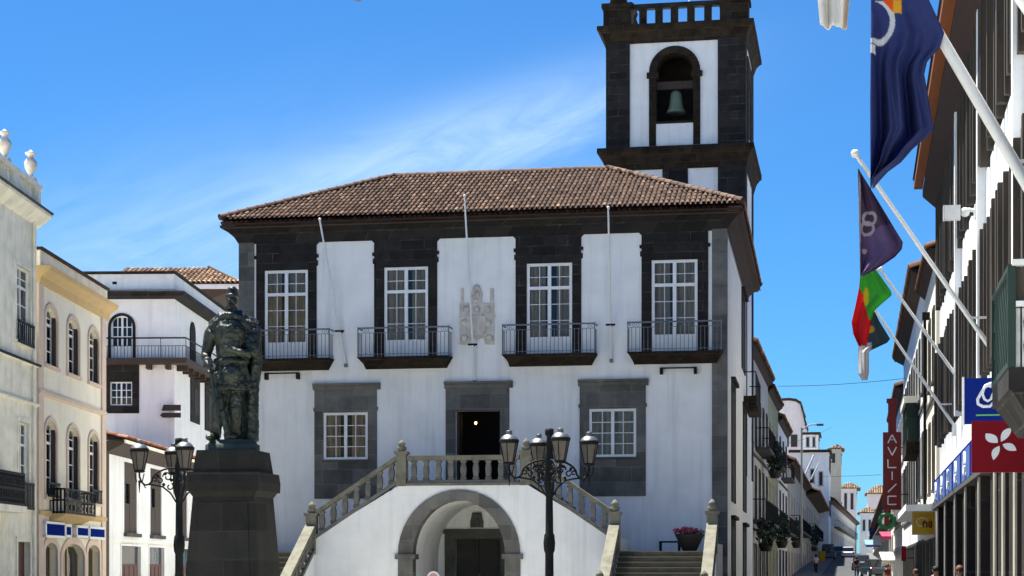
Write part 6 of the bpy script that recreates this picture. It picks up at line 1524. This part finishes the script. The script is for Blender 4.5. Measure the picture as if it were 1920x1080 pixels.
def bin_():
    x, y, z = at(1541, 1058, 215); t = thing('yellow_bin', 'small yellow bin on the left pavement far down the street', 'bin', (x, y, street_z(215)+.1))
    MB().hexa([(-.3, -.3, 0), (.3, -.3, 0), (.3, .3, 0), (-.3, .3, 0), (-.36, -.36, 1.1), (.36, -.36, 1.1), (.36, .36, 1.1), (-.36, .36, 1.1)]).build('body', M['sign_yellow'], t); MB().box(-.4, .4, -.4, .4, 1.1, 1.2).build('lid', M['sign_yellow'], t)
bin_()

# ---------------------------------------------------------------- people
def person(label, px, Y, height, hair, shirt, trousers, rz, step=.12, pyt=None):
    x = (px-PCX)/F*Y; t = thing('person', label, 'person', (x, Y, street_z(Y)), rz); k = height/1.72
    def skin(name, pts, edges, radii, mm, root=0, sub=2, parent=t):
        me = bpy.data.meshes.new(name); me.from_pydata([tuple(c*k for c in p) for p in pts], edges, []); o = bpy.data.objects.new(name, me); COL.objects.link(o); o.parent = parent; me.materials.append(mm)
        md = o.modifiers.new('skin', 'SKIN'); md.use_smooth_shade = True
        for i, r in enumerate(radii): me.skin_vertices[0].data[i].radius = ((r if isinstance(r, tuple) else (r, r))[0]*k, (r if isinstance(r, tuple) else (r, r))[1]*k); me.skin_vertices[0].data[i].use_root = (i == root)
        sd_ = o.modifiers.new('sub', 'SUBSURF'); sd_.levels = sd_.render_levels = sub; return o
    P = [(0, 0, .95), (0, .01, 1.15), (0, .0, 1.36), (0, -.01, 1.47), (0, -.015, 1.55), (0, -.02, 1.64), (-.09, 0, .88), (-.10, -step, .48), (-.10, -step*.6, .09), (-.10, -step*.6-.14, .04), (.09, 0, .88), (.10, step*.4, .48), (.10, step*1.2, .10), (.10, step*1.2-.13, .04),
         (-.17, 0, 1.38), (-.23, .03, 1.12), (-.24, -.06, .88), (-.24, -.1, .80), (.17, 0, 1.38), (.23, -.02, 1.12), (.24, -.10, .90), (.24, -.14, .82)]
    E = [(0, 1), (1, 2), (2, 3), (3, 4), (4, 5), (0, 6), (6, 7), (7, 8), (8, 9), (0, 10), (10, 11), (11, 12), (12, 13), (2, 14), (14, 15), (15, 16), (16, 17), (2, 18), (18, 19), (19, 20), (20, 21)]
    Rr = [(.15, .10), (.14, .095), (.16, .10), .055, .085, .09, .085, .06, .04, .035, .085, .06, .04, .035, .055, .042, .032, .03, .055, .042, .032, .03]
    b = skin('body', P, E, Rr, M['skin'])
    h = MB(); h.ball((0, .0*k, 1.635*k), (.098*k, .115*k, .115*k), 16, 10); h.ball((0, .04*k, 1.60*k), (.095*k, .09*k, .11*k), 12, 8); h.build('hair', hair, t)
    f = MB()
    for s in (-1, 1): f.ball((s*.035*k, -.098*k, 1.60*k), (.014*k, .01*k, .009*k), 8, 6)
    f.build('eyes', M['black'], b)
    f = MB(); f.ball((0, -.112*k, 1.57*k), (.014*k, .022*k, .024*k), 8, 6); f.ball((-.088*k, -.01*k, 1.585*k), (.014*k, .024*k, .034*k), 8, 6); f.ball((.088*k, -.01*k, 1.585*k), (.014*k, .024*k, .034*k), 8, 6); f.build('nose_and_ears', M['skin'], b)
    for s, c in ((-1, 17), (1, 21)):
        hx = P[c]
        for q in range(4): MB().tube([((hx[0]+.012*(q-1.5))*k, (hx[1]-.01)*k, (hx[2]-.02)*k), ((hx[0]+.014*(q-1.5))*k, (hx[1]-.03)*k, (hx[2]-.07)*k), ((hx[0]+.012*(q-1.5))*k, (hx[1]-.04)*k, (hx[2]-.105+.006*abs(q-1.5))*k)], .009*k, 6).build('finger', M['skin'], b)
        MB().tube([((hx[0]-s*.025)*k, (hx[1]-.02)*k, (hx[2]-.0)*k), ((hx[0]-s*.045)*k, (hx[1]-.04)*k, (hx[2]-.05)*k)], .011*k, 6).build('thumb', M['skin'], b)
    skin('shirt', [P[0], P[1], P[2], (0, 0, 1.43), P[14], (-.21, .02, 1.2), P[18], (.21, -.01, 1.2)], [(0, 1), (1, 2), (2, 3), (2, 4), (4, 5), (2, 6), (6, 7)], [(.165, .12), (.155, .11), (.175, .115), .07, .068, .06, .068, .06], shirt)
    skin('trousers', [P[0], P[6], P[7], (P[8][0], P[8][1], .12), P[10], P[11], (P[12][0], P[12][1], .13)], [(0, 1), (1, 2), (2, 3), (0, 4), (4, 5), (5, 6)], [(.155, .11), .10, .078, .062, .10, .078, .062], trousers)
    sh = MB()
    for c in (8, 12): sh.ball((P[c][0]*k, (P[c][1]-.07)*k, .045*k), (.05*k, .14*k, .05*k), 10, 6)
    sh.build('shoes', M['tyre'], t)
hair_b = mat('brown_hair', (.06, .025, .012), .7); hair_r = mat('auburn_hair', (.14, .045, .025), .7); hair_d = mat('dark_hair', (.012, .01, .01), .7)
cl1 = mat('maroon_shirt', (.15, .02, .03), .9); cl2 = mat('black_jacket', (.02, .02, .022), .9); cl3 = mat('pale_shirt', (.5, .48, .45), .9); jeans = mat('blue_jeans', (.05, .07, .12), .9)
person('auburn haired person in a maroon top before the piers of the building with fins', 1799, 46, 1.735, hair_r, cl1, jeans, R(-25))
person('dark haired person in a black jacket walking beside the piers', 1754, 58, 1.74, hair_d, cl2, cl2, R(10))
person('brown haired person in a pale shirt under the yellow sign', 1717, 60, 1.655, hair_b, cl3, jeans, R(30))

person('distant person in dark clothes walking up the middle of the street', 1606, 150, 1.7, hair_d, cl2, jeans, R(170))
person('distant person in a maroon top near the dark teal car', 1664, 118, 1.72, hair_b, cl1, cl2, R(20))
person('distant person in a pale shirt on the left pavement of the street', 1530, 160, 1.7, hair_d, cl3, cl2, R(190))
blade('blade_sign', 'sign', 'small white sign over the low shops at the bottom of the street', RB, ru(185), 1637, 1653, 1022, 1004, 'white_metal')
blade('blade_sign', 'sign', 'small red sign low on the white house under the canopy', RB, ru(92), 1690, 1699, 1052, 1024, 'sign_red')
blade('blade_sign', 'sign', 'tiny blue sign far down the right side of the street', RB, ru(240), 1630, 1640, 1003, 990, 'sign_blue')
# ---------------------------------------------------------------- bird at the top edge
x, y, z = at(672, -2, 45); t = thing('pigeon', 'grey pigeon gliding at the top edge of the picture', 'bird', (x, y, z), R(20))
m = MB(); m.tube([(-.20, 0, 0), (-.12, 0, .01), (0, 0, .0), (.10, 0, .03), (.15, 0, .05)], [.012, .05, .065, .045, .03], 10); m.ball((.17, 0, .07), (.035, .03, .03), 8, 6)
m.add([(-.18, -.05, 0), (-.18, .05, 0), (-.32, .07, -.01), (-.32, -.07, -.01)], [(0, 1, 2, 3)]); m.build('body', M['bird'], t)
for s in (-1, 1):
    m = MB(); m.add([(.07, s*.03, .03), (-.08, s*.03, .03), (-.12, s*.22, .12), (.0, s*.24, .13), (-.14, s*.42, .10), (-.05, s*.40, .11)], [(0, 1, 2, 3), (3, 2, 4, 5)]); o = m.build('wing', M['bird'], t); o.modifiers.new('thick', 'SOLIDIFY').thickness = .012
m = MB(); m.tube([(.2, 0, .065), (.23, 0, .058)], [.008, .003], 6); m.build('beak', M['iron'], t)
